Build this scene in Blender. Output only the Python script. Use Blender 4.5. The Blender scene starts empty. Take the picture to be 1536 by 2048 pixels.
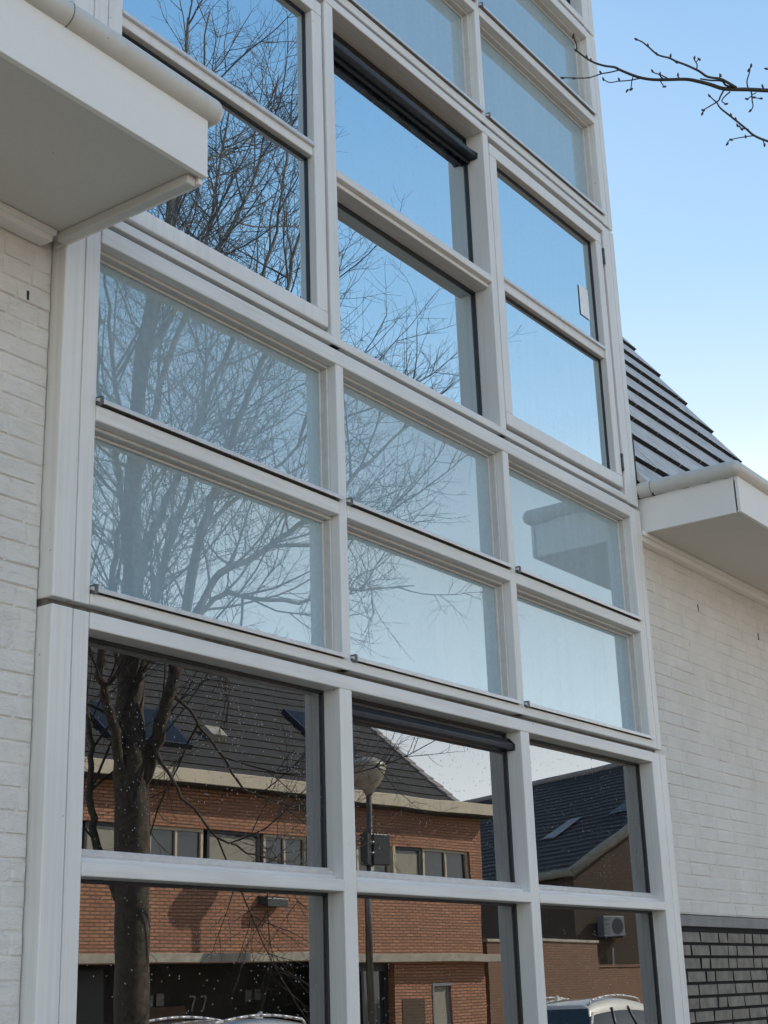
import bpy, bmesh, math, random
import numpy as np
from mathutils import Vector, Matrix
R = math.radians
SC = bpy.context.scene
COL = SC.collection
random.seed(7)

# ------------------------------------------------------------------ camera
cam_d = bpy.data.cameras.new("camera")
cam = bpy.data.objects.new("camera", cam_d)
COL.objects.link(cam)
cam_d.sensor_fit = 'VERTICAL'; cam_d.sensor_height = 36.0; cam_d.sensor_width = 27.0
cam_d.lens = 2912.8 / 2048 * 36.0
cam_d.clip_start = 0.05; cam_d.clip_end = 2000
cr = Vector((0.58453586, -0.81068462, -0.03329083))
cu = Vector((-0.23764857, -0.21029665, 0.94831349))
cf = Vector((0.77578411, 0.54641172, 0.31558397))
m = Matrix((cr, cu, -cf)).transposed().to_4x4()
m.translation = Vector((0, -3, 1.7))
cam.matrix_world = m
SC.camera = cam

# ------------------------------------------------------------------ world, sun, exposure
SUN_AZ, SUN_EL = 50.0, 36.0          # azimuth from +Y towards +X
w = bpy.data.worlds.new("World"); SC.world = w; w.use_nodes = True
wn = w.node_tree.nodes; wl = w.node_tree.links
bg = wn['Background']
sky = wn.new('ShaderNodeTexSky'); sky.sky_type = 'NISHITA'; sky.sun_disc = False
sky.sun_elevation = R(SUN_EL); sky.sun_rotation = R(SUN_AZ)
sky.air_density = 1.0; sky.dust_density = 0.6; sky.ozone_density = 1.6; sky.altitude = 0
# sky flattened to an even light all round: Nishita radiance with its range compressed, blended with a pale-to-blue elevation gradient
gm = wn.new('ShaderNodeGamma'); gm.inputs[1].default_value = 0.62
hs = wn.new('ShaderNodeHueSaturation'); hs.inputs['Saturation'].default_value = 1.3; hs.inputs['Value'].default_value = 2.2
wl.new(sky.outputs[0], gm.inputs[0]); wl.new(gm.outputs[0], hs.inputs['Color'])
tcw = wn.new('ShaderNodeTexCoord'); sxw = wn.new('ShaderNodeSeparateXYZ'); wl.new(tcw.outputs['Generated'], sxw.inputs[0])
rw = wn.new('ShaderNodeValToRGB'); wl.new(sxw.outputs[2], rw.inputs[0])
el = rw.color_ramp.elements
for p_, c_ in ((0.0, (1.0, .99, .94)), (.18, (.90, .95, .97)), (.30, (.78, .87, .92)), (.36, (.50, .66, .82)), (.45, (.32, .52, .74)), (.60, (.195, .385, .635)), (1.0, (.12, .26, .56))):
    e = el[0] if p_ == 0 else (el[-1] if p_ == 1.0 else el.new(p_)); e.position = p_; e.color = (*c_, 1)
vm = wn.new('ShaderNodeVectorMath'); vm.operation = 'SCALE'; vm.inputs['Scale'].default_value = 1.06 / 0.15; wl.new(rw.outputs[0], vm.inputs[0])
hz = wn.new('ShaderNodeMapRange'); wl.new(sxw.outputs[2], hz.inputs[0]); hz.interpolation_type = 'SMOOTHSTEP'
hz.inputs[1].default_value = 0.05; hz.inputs[2].default_value = 0.30; hz.inputs[3].default_value = 2.0 / 0.15; hz.inputs[4].default_value = 1.06 / 0.15
wl.new(hz.outputs[0], vm.inputs['Scale'])   # extra brightness added to the low sky to lift the pane reflections
mw = wn.new('ShaderNodeMix'); mw.data_type = 'RGBA'; mw.inputs[0].default_value = 0.90
wl.new(hs.outputs[0], mw.inputs[6]); wl.new(vm.outputs[0], mw.inputs[7])
wl.new(mw.outputs[2], bg.inputs[0]); bg.inputs[1].default_value = 0.15
sun_d = bpy.data.lights.new("sun", 'SUN'); sun_d.energy = 5.0; sun_d.angle = R(0.5); sun_d.color = (1.0, 0.90, 0.76)
sun = bpy.data.objects.new("sun", sun_d); COL.objects.link(sun)
sd = Vector((math.sin(R(SUN_AZ)) * math.cos(R(SUN_EL)), math.cos(R(SUN_AZ)) * math.cos(R(SUN_EL)), math.sin(R(SUN_EL))))
sun.rotation_euler = sd.to_track_quat('Z', 'Y').to_euler(); sun.location = (8, 10, 20)
SC.view_settings.view_transform = 'Standard'; SC.view_settings.look = 'None'
SC.view_settings.exposure = 0.35; SC.view_settings.gamma = 1.0
try:
    SC.cycles.max_bounces = 8; SC.cycles.transparent_max_bounces = 12; SC.cycles.glossy_bounces = 5
    SC.cycles.caustics_reflective = False; SC.cycles.caustics_refractive = False
    SC.cycles.sample_clamp_indirect = 6.0
except Exception: pass

# ------------------------------------------------------------------ node helpers
def mat(name):
    m = bpy.data.materials.new(name); m.use_nodes = True
    nt = m.node_tree
    return m, nt, nt.nodes, nt.links, nt.nodes['Principled BSDF']
def coords(nt, scale=(1, 1, 1), kind='Object'):
    tc = nt.nodes.new('ShaderNodeTexCoord'); mp = nt.nodes.new('ShaderNodeMapping')
    nt.links.new(tc.outputs[kind], mp.inputs[0]); mp.inputs['Scale'].default_value = scale
    return mp.outputs[0]
def noise(nt, vec, scale, detail=4, rough=0.55, dist=0.0):
    n = nt.nodes.new('ShaderNodeTexNoise'); n.inputs['Scale'].default_value = scale
    n.inputs['Detail'].default_value = detail; n.inputs['Roughness'].default_value = rough
    n.inputs['Distortion'].default_value = dist
    nt.links.new(vec, n.inputs['Vector']); return n.outputs['Fac']
def ramp(nt, fac, stops):
    r = nt.nodes.new('ShaderNodeValToRGB'); el = r.color_ramp.elements
    while len(el) < len(stops): el.new(0.5)
    for e, (p, c) in zip(el, stops):
        e.position = p; e.color = (*c, 1) if len(c) == 3 else c
    nt.links.new(fac, r.inputs[0]); return r.outputs[0]
def mixc(nt, fac, a, b, mode='MIX'):
    n = nt.nodes.new('ShaderNodeMix'); n.data_type = 'RGBA'; n.blend_type = mode
    for sock, v in ((n.inputs[0], fac), (n.inputs[6], a), (n.inputs[7], b)):
        if hasattr(v, 'is_output'): nt.links.new(v, sock)
        elif isinstance(v, (int, float)): sock.default_value = v
        else: sock.default_value = (*v, 1)
    return n.outputs[2]
def mth(nt, op, a, b=None, c=None):
    n = nt.nodes.new('ShaderNodeMath'); n.operation = op
    for i, v in enumerate((a, b, c)):
        if v is None: continue
        if hasattr(v, 'is_output'): nt.links.new(v, n.inputs[i])
        else: n.inputs[i].default_value = v
    return n.outputs[0]
def bump(nt, h, strength, dist, normal=None):
    b = nt.nodes.new('ShaderNodeBump'); b.inputs['Strength'].default_value = strength
    b.inputs['Distance'].default_value = dist; nt.links.new(h, b.inputs['Height'])
    if normal is not None: nt.links.new(normal, b.inputs['Normal'])
    return b.outputs[0]

def paint(name, base, rough=0.45, dirt=0.10, grain=0.12, gscale=(60, 60, 2.0), dirtcol=(0.36, 0.33, 0.27), spots=True):
    m, nt, N, L, P = mat(name)
    v = coords(nt)
    big = noise(nt, v, 1.7, 5)
    streak = noise(nt, coords(nt, gscale), 1.0, 3)
    c = mixc(nt, mth(nt, 'MULTIPLY', ramp(nt, big, [(0.38, (0, 0, 0)), (0.75, (1, 1, 1))]), dirt), base, dirtcol)
    c = mixc(nt, mth(nt, 'MULTIPLY', ramp(nt, streak, [(0.45, (0, 0, 0)), (0.72, (1, 1, 1))]), dirt * 0.9), c, dirtcol)
    if spots:
        sp = noise(nt, v, 34, 2)
        c = mixc(nt, mth(nt, 'MULTIPLY', ramp(nt, sp, [(0.745, (0, 0, 0)), (0.77, (1, 1, 1))]), 0.55), c, (0.16, 0.14, 0.11))
    L.new(c, P.inputs['Base Color'])
    P.inputs['Roughness'].default_value = rough
    L.new(bump(nt, noise(nt, coords(nt, gscale), 1.6, 4), grain, 0.002), P.inputs['Normal'])
    return m
M = {}
M['frame_v'] = paint('white_paint_upright', (0.78, 0.77, 0.74), 0.42, 0.20, 0.25, (70, 70, 1.2))
M['frame_h'] = paint('white_paint_rail', (0.78, 0.77, 0.74), 0.42, 0.24, 0.2, (3, 60, 60))
M['frame'] = paint('white_paint_frame', (0.78, 0.77, 0.74), 0.42, 0.16, 0.15, (40, 40, 4))
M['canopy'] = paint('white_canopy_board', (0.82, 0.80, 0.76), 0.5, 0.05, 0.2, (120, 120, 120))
M['soffit'] = paint('canopy_board_shaded', (0.62, 0.60, 0.55), 0.55, 0.12, 0.2, (90, 90, 90))  # canopy board again, with underside shade and warm bounce put into the colour
M['trim'] = paint('eaves_trim', (0.60, 0.585, 0.54), 0.42, 0.16, 0.05, (20, 20, 20))
M['bead'] = paint('glazing_bead_paint', (0.62, 0.61, 0.58), 0.5, 0.25, 0.1, (30, 30, 30))

def simple(name, base, rough=0.5, metal=0.0, nscale=None, amt=0.3, dark=None, bmp=0.0, spec=None):
    m, nt, N, L, P = mat(name)
    P.inputs['Roughness'].default_value = rough; P.inputs['Metallic'].default_value = metal
    if spec is not None: P.inputs['Specular IOR Level'].default_value = spec
    if nscale:
        f = noise(nt, coords(nt), nscale, 5)
        dk = dark or tuple(x * (1 - amt) for x in base)
        L.new(mixc(nt, ramp(nt, f, [(0.35, (0, 0, 0)), (0.7, (1, 1, 1))]), base, dk), P.inputs['Base Color'])
        if bmp: L.new(bump(nt, f, bmp, 0.01), P.inputs['Normal'])
    else: P.inputs['Base Color'].default_value = (*base, 1)
    return m
M['alu'] = simple('aluminium_strip', (0.70, 0.70, 0.70), 0.35, 0.35, 30, 0.15)
M['gasket'] = simple('black_gasket', (0.02, 0.022, 0.026), 0.5, 0, 50, 0.3)
M['vent'] = simple('anodised_vent', (0.045, 0.055, 0.075), 0.32, 0.5, 40, 0.35)
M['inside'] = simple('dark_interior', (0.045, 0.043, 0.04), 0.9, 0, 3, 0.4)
M['backing'] = simple('spandrel_backing', (0.47, 0.54, 0.53), 0.9, 0, 1.2, 0.06)
M['sticker'] = simple('pale_sticker', (0.93, 0.95, 0.95), 0.6, 0, 45, 0.3, (0.75, 0.8, 0.82))
M['black'] = simple('black_flashing', (0.02, 0.02, 0.02), 0.7, 0, 10, 0.3)
M['gap'] = simple('weathered_seal', (0.20, 0.18, 0.15), 0.8, 0, 25, 0.5)
M['steel'] = simple('hinge_steel', (0.18, 0.18, 0.18), 0.5, 0.6, 60, 0.5)

def glass(name, ior, drops=0.0, mist=0.0, veil=0.0, vcol=(0.44, 0.66, 0.72), tint=(0.80, 0.86, 0.86), wav=0.085, gcol=(0.95, 0.97, 1.0)):
    m = bpy.data.materials.new(name); m.use_nodes = True
    nt = m.node_tree; N = nt.nodes; L = nt.links
    for n in list(N): N.remove(n)
    out = N.new('ShaderNodeOutputMaterial')
    tr = N.new('ShaderNodeBsdfTransparent'); tr.inputs[0].default_value = (*tint, 1)
    gl = N.new('ShaderNodeBsdfGlossy'); gl.inputs['Roughness'].default_value = 0.0
    gl.inputs[0].default_value = (*gcol, 1)
    fr = N.new('ShaderNodeFresnel'); fr.inputs[0].default_value = ior
    v = coords(nt)
    h = noise(nt, v, 2.2, 1)
    nrm = bump(nt, h, wav, 0.004)
    mx = N.new('ShaderNodeMixShader')
    L.new(fr.outputs[0], mx.inputs[0]); L.new(tr.outputs[0], mx.inputs[1]); L.new(gl.outputs[0], mx.inputs[2])
    last = mx.outputs[0]
    if drops > 0:
        vo = N.new('ShaderNodeTexVoronoi'); vo.inputs['Scale'].default_value = 125; vo.inputs['Randomness'].default_value = 1.0
        L.new(coords(nt, (1, 1, 1)), vo.inputs['Vector'])
        patch = noise(nt, v, 3.0, 4)
        sc_ = N.new('ShaderNodeSeparateColor'); L.new(vo.outputs['Color'], sc_.inputs[0])
        pick = mth(nt, 'LESS_THAN', sc_.outputs[0], mth(nt, 'MULTIPLY', mth(nt, 'MAXIMUM', mth(nt, 'SUBTRACT', patch, 0.36), 0.0), drops))
        hh = mth(nt, 'MULTIPLY', mth(nt, 'MAXIMUM', mth(nt, 'SUBTRACT', mth(nt, 'MULTIPLY_ADD', sc_.outputs[1], 0.16, 0.12), vo.outputs['Distance']), 0.0), pick)
        nrm = bump(nt, hh, 1.0, 0.020, nrm)
        dm = mth(nt, 'GREATER_THAN', hh, 0.015)
        df = N.new('ShaderNodeBsdfDiffuse'); df.inputs[0].default_value = (0.55, 0.57, 0.6, 1)
        m2 = N.new('ShaderNodeMixShader'); L.new(mth(nt, 'MULTIPLY', dm, 0.45), m2.inputs[0])
        L.new(last, m2.inputs[1]); L.new(df.outputs[0], m2.inputs[2]); last = m2.outputs[0]
    if mist > 0:
        st = noise(nt, coords(nt, (22, 22, 1.6)), 1.0, 4)
        sp = noise(nt, v, 60, 3)
        f = mth(nt, 'MULTIPLY_ADD', ramp(nt, mth(nt, 'ADD', mth(nt, 'MULTIPLY', st, 0.55), mth(nt, 'MULTIPLY', sp, 0.5)), [(0.44, (0, 0, 0)), (0.72, (1, 1, 1))]), mist, veil)
        df = N.new('ShaderNodeBsdfDiffuse'); df.inputs[0].default_value = (*vcol, 1)
        m3 = N.new('ShaderNodeMixShader'); L.new(f, m3.inputs[0]); L.new(last, m3.inputs[1]); L.new(df.outputs[0], m3.inputs[2])
        last = m3.outputs[0]
    L.new(nrm, gl.inputs['Normal'])
    L.new(last, out.inputs[0])
    return m
M['glass_low'] = glass('rain_spotted_glass', 3.6, drops=1.5)
M['glass_door'] = glass('lightly_spotted_glass', 3.6, drops=0.45)
M['glass_mid'] = glass('hazy_spandrel_glass', 7.5, mist=0.09, veil=0.45, vcol=(0.52, 0.68, 0.76), tint=(0.82, 0.90, 0.90), gcol=(0.83, 0.95, 1.0))
M['glass_up'] = glass('blue_reflecting_glass', 20.0, drops=0.6, mist=0.06, vcol=(0.40, 0.60, 0.85), gcol=(0.80, 0.94, 1.0))
M['glass_plain'] = glass('plain_window_glass', 1.7)

def white_brick(name, base, stain):
    m, nt, N, L, P = mat(name)
    v = coords(nt)
    a = noise(nt, v, 6, 6); b = noise(nt, coords(nt, (1, 1, 2.6)), 26, 6, 0.62, 0.6)
    c = mixc(nt, ramp(nt, a, [(0.35, (0, 0, 0)), (0.8, (1, 1, 1))]), base, stain)
    c = mixc(nt, mth(nt, 'MULTIPLY', ramp(nt, b, [(0.60, (0, 0, 0)), (0.74, (1, 1, 1))]), 0.22), c, (0.33, 0.30, 0.25))
    L.new(c, P.inputs['Base Color']); P.inputs['Roughness'].default_value = 0.7
    cr_ = ramp(nt, noise(nt, coords(nt, (1, 1, 2.2)), 17, 3, 0.5, 1.5), [(0.40, (1, 1, 1)), (0.44, (0.35, 0.35, 0.35)), (0.48, (1, 1, 1))])
    h = mth(nt, 'ADD', mth(nt, 'MULTIPLY', b, 0.7), mth(nt, 'MULTIPLY', cr_, 0.30))
    h = mth(nt, 'ADD', h, mth(nt, 'MULTIPLY', noise(nt, v, 180, 2), 0.12))
    L.new(bump(nt, h, 0.75, 0.007), P.inputs['Normal'])
    return m
M['wbrick'] = white_brick('white_painted_brick', (0.73, 0.70, 0.655), (0.64, 0.61, 0.555))
M['dbrick'] = simple('dark_grey_brick', (0.235, 0.215, 0.18), 0.75, 0, 14, 0.45, bmp=0.6)
M['dmortar'] = simple('black_mortar', (0.012, 0.012, 0.013), 0.95)
M['lead'] = simple('grey_lead_band', (0.20, 0.20, 0.205), 0.55, 0.1, 12, 0.3)

def brick_tex(name, c1, c2, mortar, bw=0.22, rh=0.0625, bstr=0.6, msize=0.008):
    m, nt, N, L, P = mat(name)
    tc = N.new('ShaderNodeTexCoord'); sx = N.new('ShaderNodeSeparateXYZ'); L.new(tc.outputs['Object'], sx.inputs[0])
    geo = N.new('ShaderNodeNewGeometry')
    cx = N.new('ShaderNodeCombineXYZ')
    L.new(mth(nt, 'ADD', sx.outputs[0], sx.outputs[1]), cx.inputs[0]); L.new(sx.outputs[2], cx.inputs[1])
    b = N.new('ShaderNodeTexBrick'); L.new(cx.outputs[0], b.inputs['Vector'])
    b.inputs['Scale'].default_value = 1.0; b.inputs['Brick Width'].default_value = bw; b.inputs['Row Height'].default_value = rh
    b.inputs['Mortar Size'].default_value = msize; b.inputs['Mortar Smooth'].default_value = 0.2; b.inputs['Bias'].default_value = 0.1
    b.inputs['Color1'].default_value = (*c1, 1); b.inputs['Color2'].default_value = (*c2, 1); b.inputs['Mortar'].default_value = (*mortar, 1)
    n = noise(nt, tc.outputs['Object'], 5, 5)
    n2 = noise(nt, tc.outputs['Object'], 0.8, 3)
    c = mixc(nt, ramp(nt, n, [(0.3, (0, 0, 0)), (0.75, (0.55, 0.55, 0.55))]), b.outputs['Color'], tuple(x * 0.55 for x in c1))
    c = mixc(nt, ramp(nt, n2, [(0.45, (0, 0, 0)), (0.8, (0.35, 0.35, 0.35))]), c, tuple(x * 0.6 for x in c2))
    L.new(c, P.inputs['Base Color']); P.inputs['Roughness'].default_value = 0.85
    L.new(bump(nt, mth(nt, 'ADD', mth(nt, 'MULTIPLY', mth(nt, 'SUBTRACT', 1.0, b.outputs['Fac']), 1.0), mth(nt, 'MULTIPLY', n, 0.3)), bstr, 0.012), P.inputs['Normal'])
    return m
M['redbrick'] = brick_tex('red_brick', (0.64, 0.31, 0.175), (0.42, 0.19, 0.11), (0.10, 0.075, 0.055), 0.22, 0.0625, 1.0, 0.012)
M['brownbrick'] = brick_tex('brown_brick', (0.15, 0.10, 0.065), (0.11, 0.07, 0.045), (0.07, 0.055, 0.04), 0.22, 0.0625, 1.0, 0.011)
M['wallbrick'] = brick_tex('garden_wall_brick', (0.34, 0.18, 0.10), (0.23, 0.12, 0.07), (0.10, 0.08, 0.06), 0.22, 0.0625, 1.0, 0.012)
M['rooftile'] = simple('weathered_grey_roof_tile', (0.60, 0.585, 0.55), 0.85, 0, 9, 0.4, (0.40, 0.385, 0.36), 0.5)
M['tilebutt'] = simple('shaded_mossy_tile_edge', (0.018, 0.018, 0.016), 0.95, 0, 30, 0.5)  # black for moss and for the shade under each course, painted in
M['darktile'] = simple('dark_brown_roof_tile', (0.046, 0.043, 0.038), 0.75, 0, 6, 0.45, None, 0.4)
M['navytile'] = simple('blue_black_roof_tile', (0.018, 0.021, 0.028), 0.7, 0, 5, 0.5, None, 0.3)
M['verge'] = simple('pale_verge_tile', (0.36, 0.32, 0.30), 0.8, 0, 8, 0.3)
M['cream'] = simple('cream_fascia_paint', (0.62, 0.54, 0.40), 0.5, 0, 4, 0.15)
M['concrete'] = simple('weathered_concrete', (0.46, 0.42, 0.34), 0.8, 0, 6, 0.4)
M['bark'] = simple('grey_brown_bark', (0.125, 0.10, 0.072), 0.9, 0, 22, 0.65, None, 0.9)
M['twig'] = simple('dark_twig_bark', (0.060, 0.048, 0.040), 0.75, 0, 15, 0.4)
M['bud'] = simple('brown_bud', (0.075, 0.045, 0.035), 0.6)
M['lamp_metal'] = simple('grey_lamp_metal', (0.16, 0.16, 0.15), 0.35, 0.6, 10, 0.3)
M['lamp_hood'] = simple('beige_lamp_hood', (0.42, 0.39, 0.31), 0.35, 0.1, 8, 0.2)
M['darkpanel'] = simple('dark_sign_panel', (0.03, 0.032, 0.036), 0.4, 0, 6, 0.3)
M['blind'] = simple('beige_window_blind', (0.33, 0.31, 0.25), 0.7, 0, 3, 0.1)
M['darkframe'] = simple('dark_window_frame', (0.03, 0.033, 0.04), 0.4)
M['wood'] = simple('brown_door_wood', (0.13, 0.075, 0.04), 0.6, 0, 9, 0.4)
M['skyl'] = simple('skylight_glass', (0.022, 0.028, 0.036), 0.25, 0.0, None, spec=0.08)
M['acwhite'] = simple('shaded_white_metal', (0.24, 0.25, 0.27), 0.45, 0.1, 10, 0.2)  # white metal with shade put into its colour
M['road'] = brick_tex('clay_road_paving', (0.38, 0.27, 0.18), (0.32, 0.22, 0.15), (0.2, 0.17, 0.13), 0.2, 0.1, 0.3, 0.006)
M['pave'] = simple('pale_paving', (0.48, 0.40, 0.29), 0.85, 0, 3, 0.25, None, 0.2)
M['ground'] = simple('grey_ground', (0.22, 0.21, 0.18), 0.9, 0, 0.6, 0.3)
M['kerb'] = simple('kerb_stone', (0.36, 0.35, 0.33), 0.8, 0, 7, 0.3)

def carpaint(name, base, metal=0.3):
    m, nt, N, L, P = mat(name)
    P.inputs['Base Color'].default_value = (*base, 1); P.inputs['Metallic'].default_value = metal
    P.inputs['Roughness'].default_value = 0.35; P.inputs['Coat Weight'].default_value = 1.0; P.inputs['Coat Roughness'].default_value = 0.03
    return m
M['car_cream'] = carpaint('cream_car_paint', (0.74, 0.70, 0.60), 0.1)
M['car_silver'] = carpaint('silver_car_paint', (0.55, 0.55, 0.54), 0.6)
M['car_navy'] = carpaint('navy_car_paint', (0.03, 0.04, 0.07), 0.3)
M['tyre'] = simple('tyre_rubber', (0.02, 0.02, 0.02), 0.9)
M['rim'] = simple('alloy_rim', (0.55, 0.55, 0.56), 0.3, 0.9)
M['car_glass'] = simple('tinted_car_glass', (0.03, 0.035, 0.04), 0.04, 0.0, None, spec=1.0)
M['redlens'] = simple('red_lamp_lens', (0.4, 0.02, 0.02), 0.2)
M['clearlens'] = simple('clear_lamp_lens', (0.7, 0.7, 0.7), 0.1)

# ------------------------------------------------------------------ mesh helpers
def bx(bm, x0, x1, y0, y1, z0, z1, mi=0, mtx=None):
    vs = [bm.verts.new(v) for v in ((x0, y0, z0), (x1, y0, z0), (x1, y1, z0), (x0, y1, z0), (x0, y0, z1), (x1, y0, z1), (x1, y1, z1), (x0, y1, z1))]
    if mtx is not None:
        for v in vs: v.co = mtx @ v.co
    for f in ((0, 3, 2, 1), (4, 5, 6, 7), (0, 1, 5, 4), (1, 2, 6, 5), (2, 3, 7, 6), (3, 0, 4, 7)):
        fa = bm.faces.new([vs[i] for i in f]); fa.material_index = mi
    return vs
def prism(bm, poly, a0, a1, axis='x', mi=0, mtx=None):
    """poly in the two other axes; extruded along axis"""
    def P(p, a):
        if axis == 'x': q = Vector((a, p[0], p[1]))
        elif axis == 'y': q = Vector((p[0], a, p[1]))
        else: q = Vector((p[0], p[1], a))
        return mtx @ q if mtx is not None else q
    A = [bm.verts.new(P(p, a0)) for p in poly]; B = [bm.verts.new(P(p, a1)) for p in poly]
    n = len(poly)
    fs = [bm.faces.new(A), bm.faces.new(B[::-1])]
    for i in range(n): fs.append(bm.faces.new((A[i], B[i], B[(i + 1) % n], A[(i + 1) % n])))
    for f in fs: f.material_index = mi
    return fs
def cyl(bm, p0, p1, r0, r1=None, n=16, caps=True, mi=0):
    r1 = r0 if r1 is None else r1
    p0 = Vector(p0); p1 = Vector(p1); d = (p1 - p0).normalized()
    u = d.orthogonal().normalized(); v = d.cross(u)
    A = []; B = []
    for i in range(n):
        t = 2 * math.pi * i / n; o = u * math.cos(t) + v * math.sin(t)
        A.append(bm.verts.new(p0 + o * r0)); B.append(bm.verts.new(p1 + o * r1))
    for i in range(n):
        f = bm.faces.new((A[i], A[(i + 1) % n], B[(i + 1) % n], B[i])); f.smooth = True; f.material_index = mi
    if caps:
        bm.faces.new(A[::-1]).material_index = mi; bm.faces.new(B).material_index = mi
def lathe(bm, prof, c, n=24, mi=0):
    rings = []
    for r, z in prof:
        rings.append([bm.verts.new((c[0] + r * math.cos(2 * math.pi * i / n), c[1] + r * math.sin(2 * math.pi * i / n), c[2] + z)) for i in range(n)])
    for a, b in zip(rings, rings[1:]):
        for i in range(n):
            f = bm.faces.new((a[i], a[(i + 1) % n], b[(i + 1) % n], b[i])); f.smooth = True; f.material_index = mi
    bm.faces.new(rings[0][::-1]).material_index = mi; bm.faces.new(rings[-1]).material_index = mi
def obj(name, bm, mats, parent=None, bevel=0.0, seg=2, label=None):
    me = bpy.data.meshes.new(name)
    bmesh.ops.recalc_face_normals(bm, faces=bm.faces[:])
    bm.to_mesh(me); bm.free()
    for k in (mats if isinstance(mats, (list, tuple)) else [mats]): me.materials.append(M[k])
    o = bpy.data.objects.new(name, me); COL.objects.link(o)
    if parent: o.parent = parent
    if bevel:
        b = o.modifiers.new('bevel', 'BEVEL'); b.width = bevel; b.segments = seg; b.limit_method = 'ANGLE'; b.angle_limit = R(40)
        b.harden_normals = False
    if label: o['label'] = label
    return o
def NB(): return bmesh.new()
def thing(name, label, cat, loc=(0, 0, 0), rz=0.0, group=None):
    o = bpy.data.objects.new(name, None); COL.objects.link(o)
    o.location = loc; o.rotation_euler = (0, 0, rz); o.empty_display_size = 0.2
    o['label'] = label; o['category'] = cat
    if group: o['group'] = group
    return o
def struct(name, bm, mats, kind='structure'):
    o = obj(name, bm, mats); o['kind'] = kind; return o

def wall_grid(bm, x0, x1, z0, z1, yf, depth, holes, mi=0):
    """upright wall, face at yf, body going to yf-depth (local), holes = [(x0,x1,z0,z1)]"""
    xs = sorted({x0, x1, *[h[0] for h in holes], *[h[1] for h in holes]}); xs = [x for x in xs if x0 <= x <= x1]
    zs = sorted({z0, z1, *[h[2] for h in holes], *[h[3] for h in holes]}); zs = [z for z in zs if z0 <= z <= z1]
    def solid(i, j):
        if i < 0 or j < 0 or i >= len(xs) - 1 or j >= len(zs) - 1: return False
        cx = (xs[i] + xs[i + 1]) / 2; cz = (zs[j] + zs[j + 1]) / 2
        return not any(h[0] < cx < h[1] and h[2] < cz < h[3] for h in holes)
    vc = {}
    def V(x, y, z):
        k = (round(x, 5), round(y, 5), round(z, 5))
        if k not in vc: vc[k] = bm.verts.new(k)
        return vc[k]
    yb = yf - depth
    def F(*p):
        try: bm.faces.new([V(*q) for q in p]).material_index = mi
        except ValueError: pass
    for i in range(len(xs) - 1):
        for j in range(len(zs) - 1):
            if not solid(i, j): continue
            a, b, c, d = xs[i], xs[i + 1], zs[j], zs[j + 1]
            F((a, yf, c), (b, yf, c), (b, yf, d), (a, yf, d)); F((a, yb, c), (a, yb, d), (b, yb, d), (b, yb, c))
            if not solid(i - 1, j): F((a, yf, c), (a, yf, d), (a, yb, d), (a, yb, c))
            if not solid(i + 1, j): F((b, yf, c), (b, yb, c), (b, yb, d), (b, yf, d))
            if not solid(i, j - 1): F((a, yf, c), (a, yb, c), (b, yb, c), (b, yf, c))
            if not solid(i, j + 1): F((a, yf, d), (b, yf, d), (b, yb, d), (a, yb, d))

def brick_wall(bm, x0, x1, z0, z1, y, proud, chamf, pitch=0.2185, course=0.0612, joint=0.007, rnd=0.0008, rng=None, mi=0, skip=(), side=None):
    """individual bricks, faces look to -y; y = mortar plane"""
    rng = rng or random.Random(3)
    z = z0; row = 0
    while z < z1 - 0.01:
        zt = min(z + course - joint, z1)
        x = x0 - rng.random() * 0.2
        while x < x1:
            wdt = pitch if rng.random() > 0.22 else pitch / 2
            a, b = max(x, x0), min(x + wdt - joint, x1)
            if b - a > 0.02 and not any(s[0] < (a + b) / 2 < s[1] and s[2] < z < s[3] for s in skip):
                j = [rng.uniform(-rnd, rnd) for _ in range(8)]
                py = y - proud + rng.uniform(-rnd, rnd)
                tl, tb = rng.uniform(-rnd, rnd) * 1.2, rng.uniform(-rnd, rnd) * 1.6
                c = chamf
                o = [(a + j[0], y, z + j[1]), (b + j[2], y, z + j[3]), (b + j[4], y, zt + j[5]), (a + j[6], y, zt + j[7])]
                f = [(a + c, py - tl - tb, z + c), (b - c, py + tl - tb, z + c), (b - c, py + tl + tb, zt - c * .8), (a + c, py - tl + tb, zt - c * .8)]
                # front face split for a slightly uneven surface
                O = [bm.verts.new(p) for p in o]; Fv = [bm.verts.new(p) for p in f]
                q = bm.faces.new(Fv); q.material_index = mi
                for i in range(4):
                    k = (i + 1) % 4
                    q = bm.faces.new((O[i], O[k], Fv[k], Fv[i])); q.material_index = mi if side is None else side
            x += wdt
        z += course; row += 1

# ================================================================== SETTING
bm = NB(); bx(bm, -400, 500, -400, 400, -0.5, -0.16); struct('ground', bm, 'ground')
bm = NB(); bx(bm, -60, 120, -12.0, -3.9, -0.3, -0.12); struct('road', bm, 'road')
bm = NB(); bx(bm, -60, 120, -3.78, 0.3, -0.3, 0.0); struct('pavement', bm, 'pave')
bm = NB(); bx(bm, -60, 120, -17.5, -12.12, -0.3, 0.0); struct('opposite_pavement', bm, 'pave')
for yy in (-3.9, -12.12):
    bm = NB(); bx(bm, -60, 120, yy, yy + 0.118, -0.3, 0.012); struct('kerb', bm, 'kerb')

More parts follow.
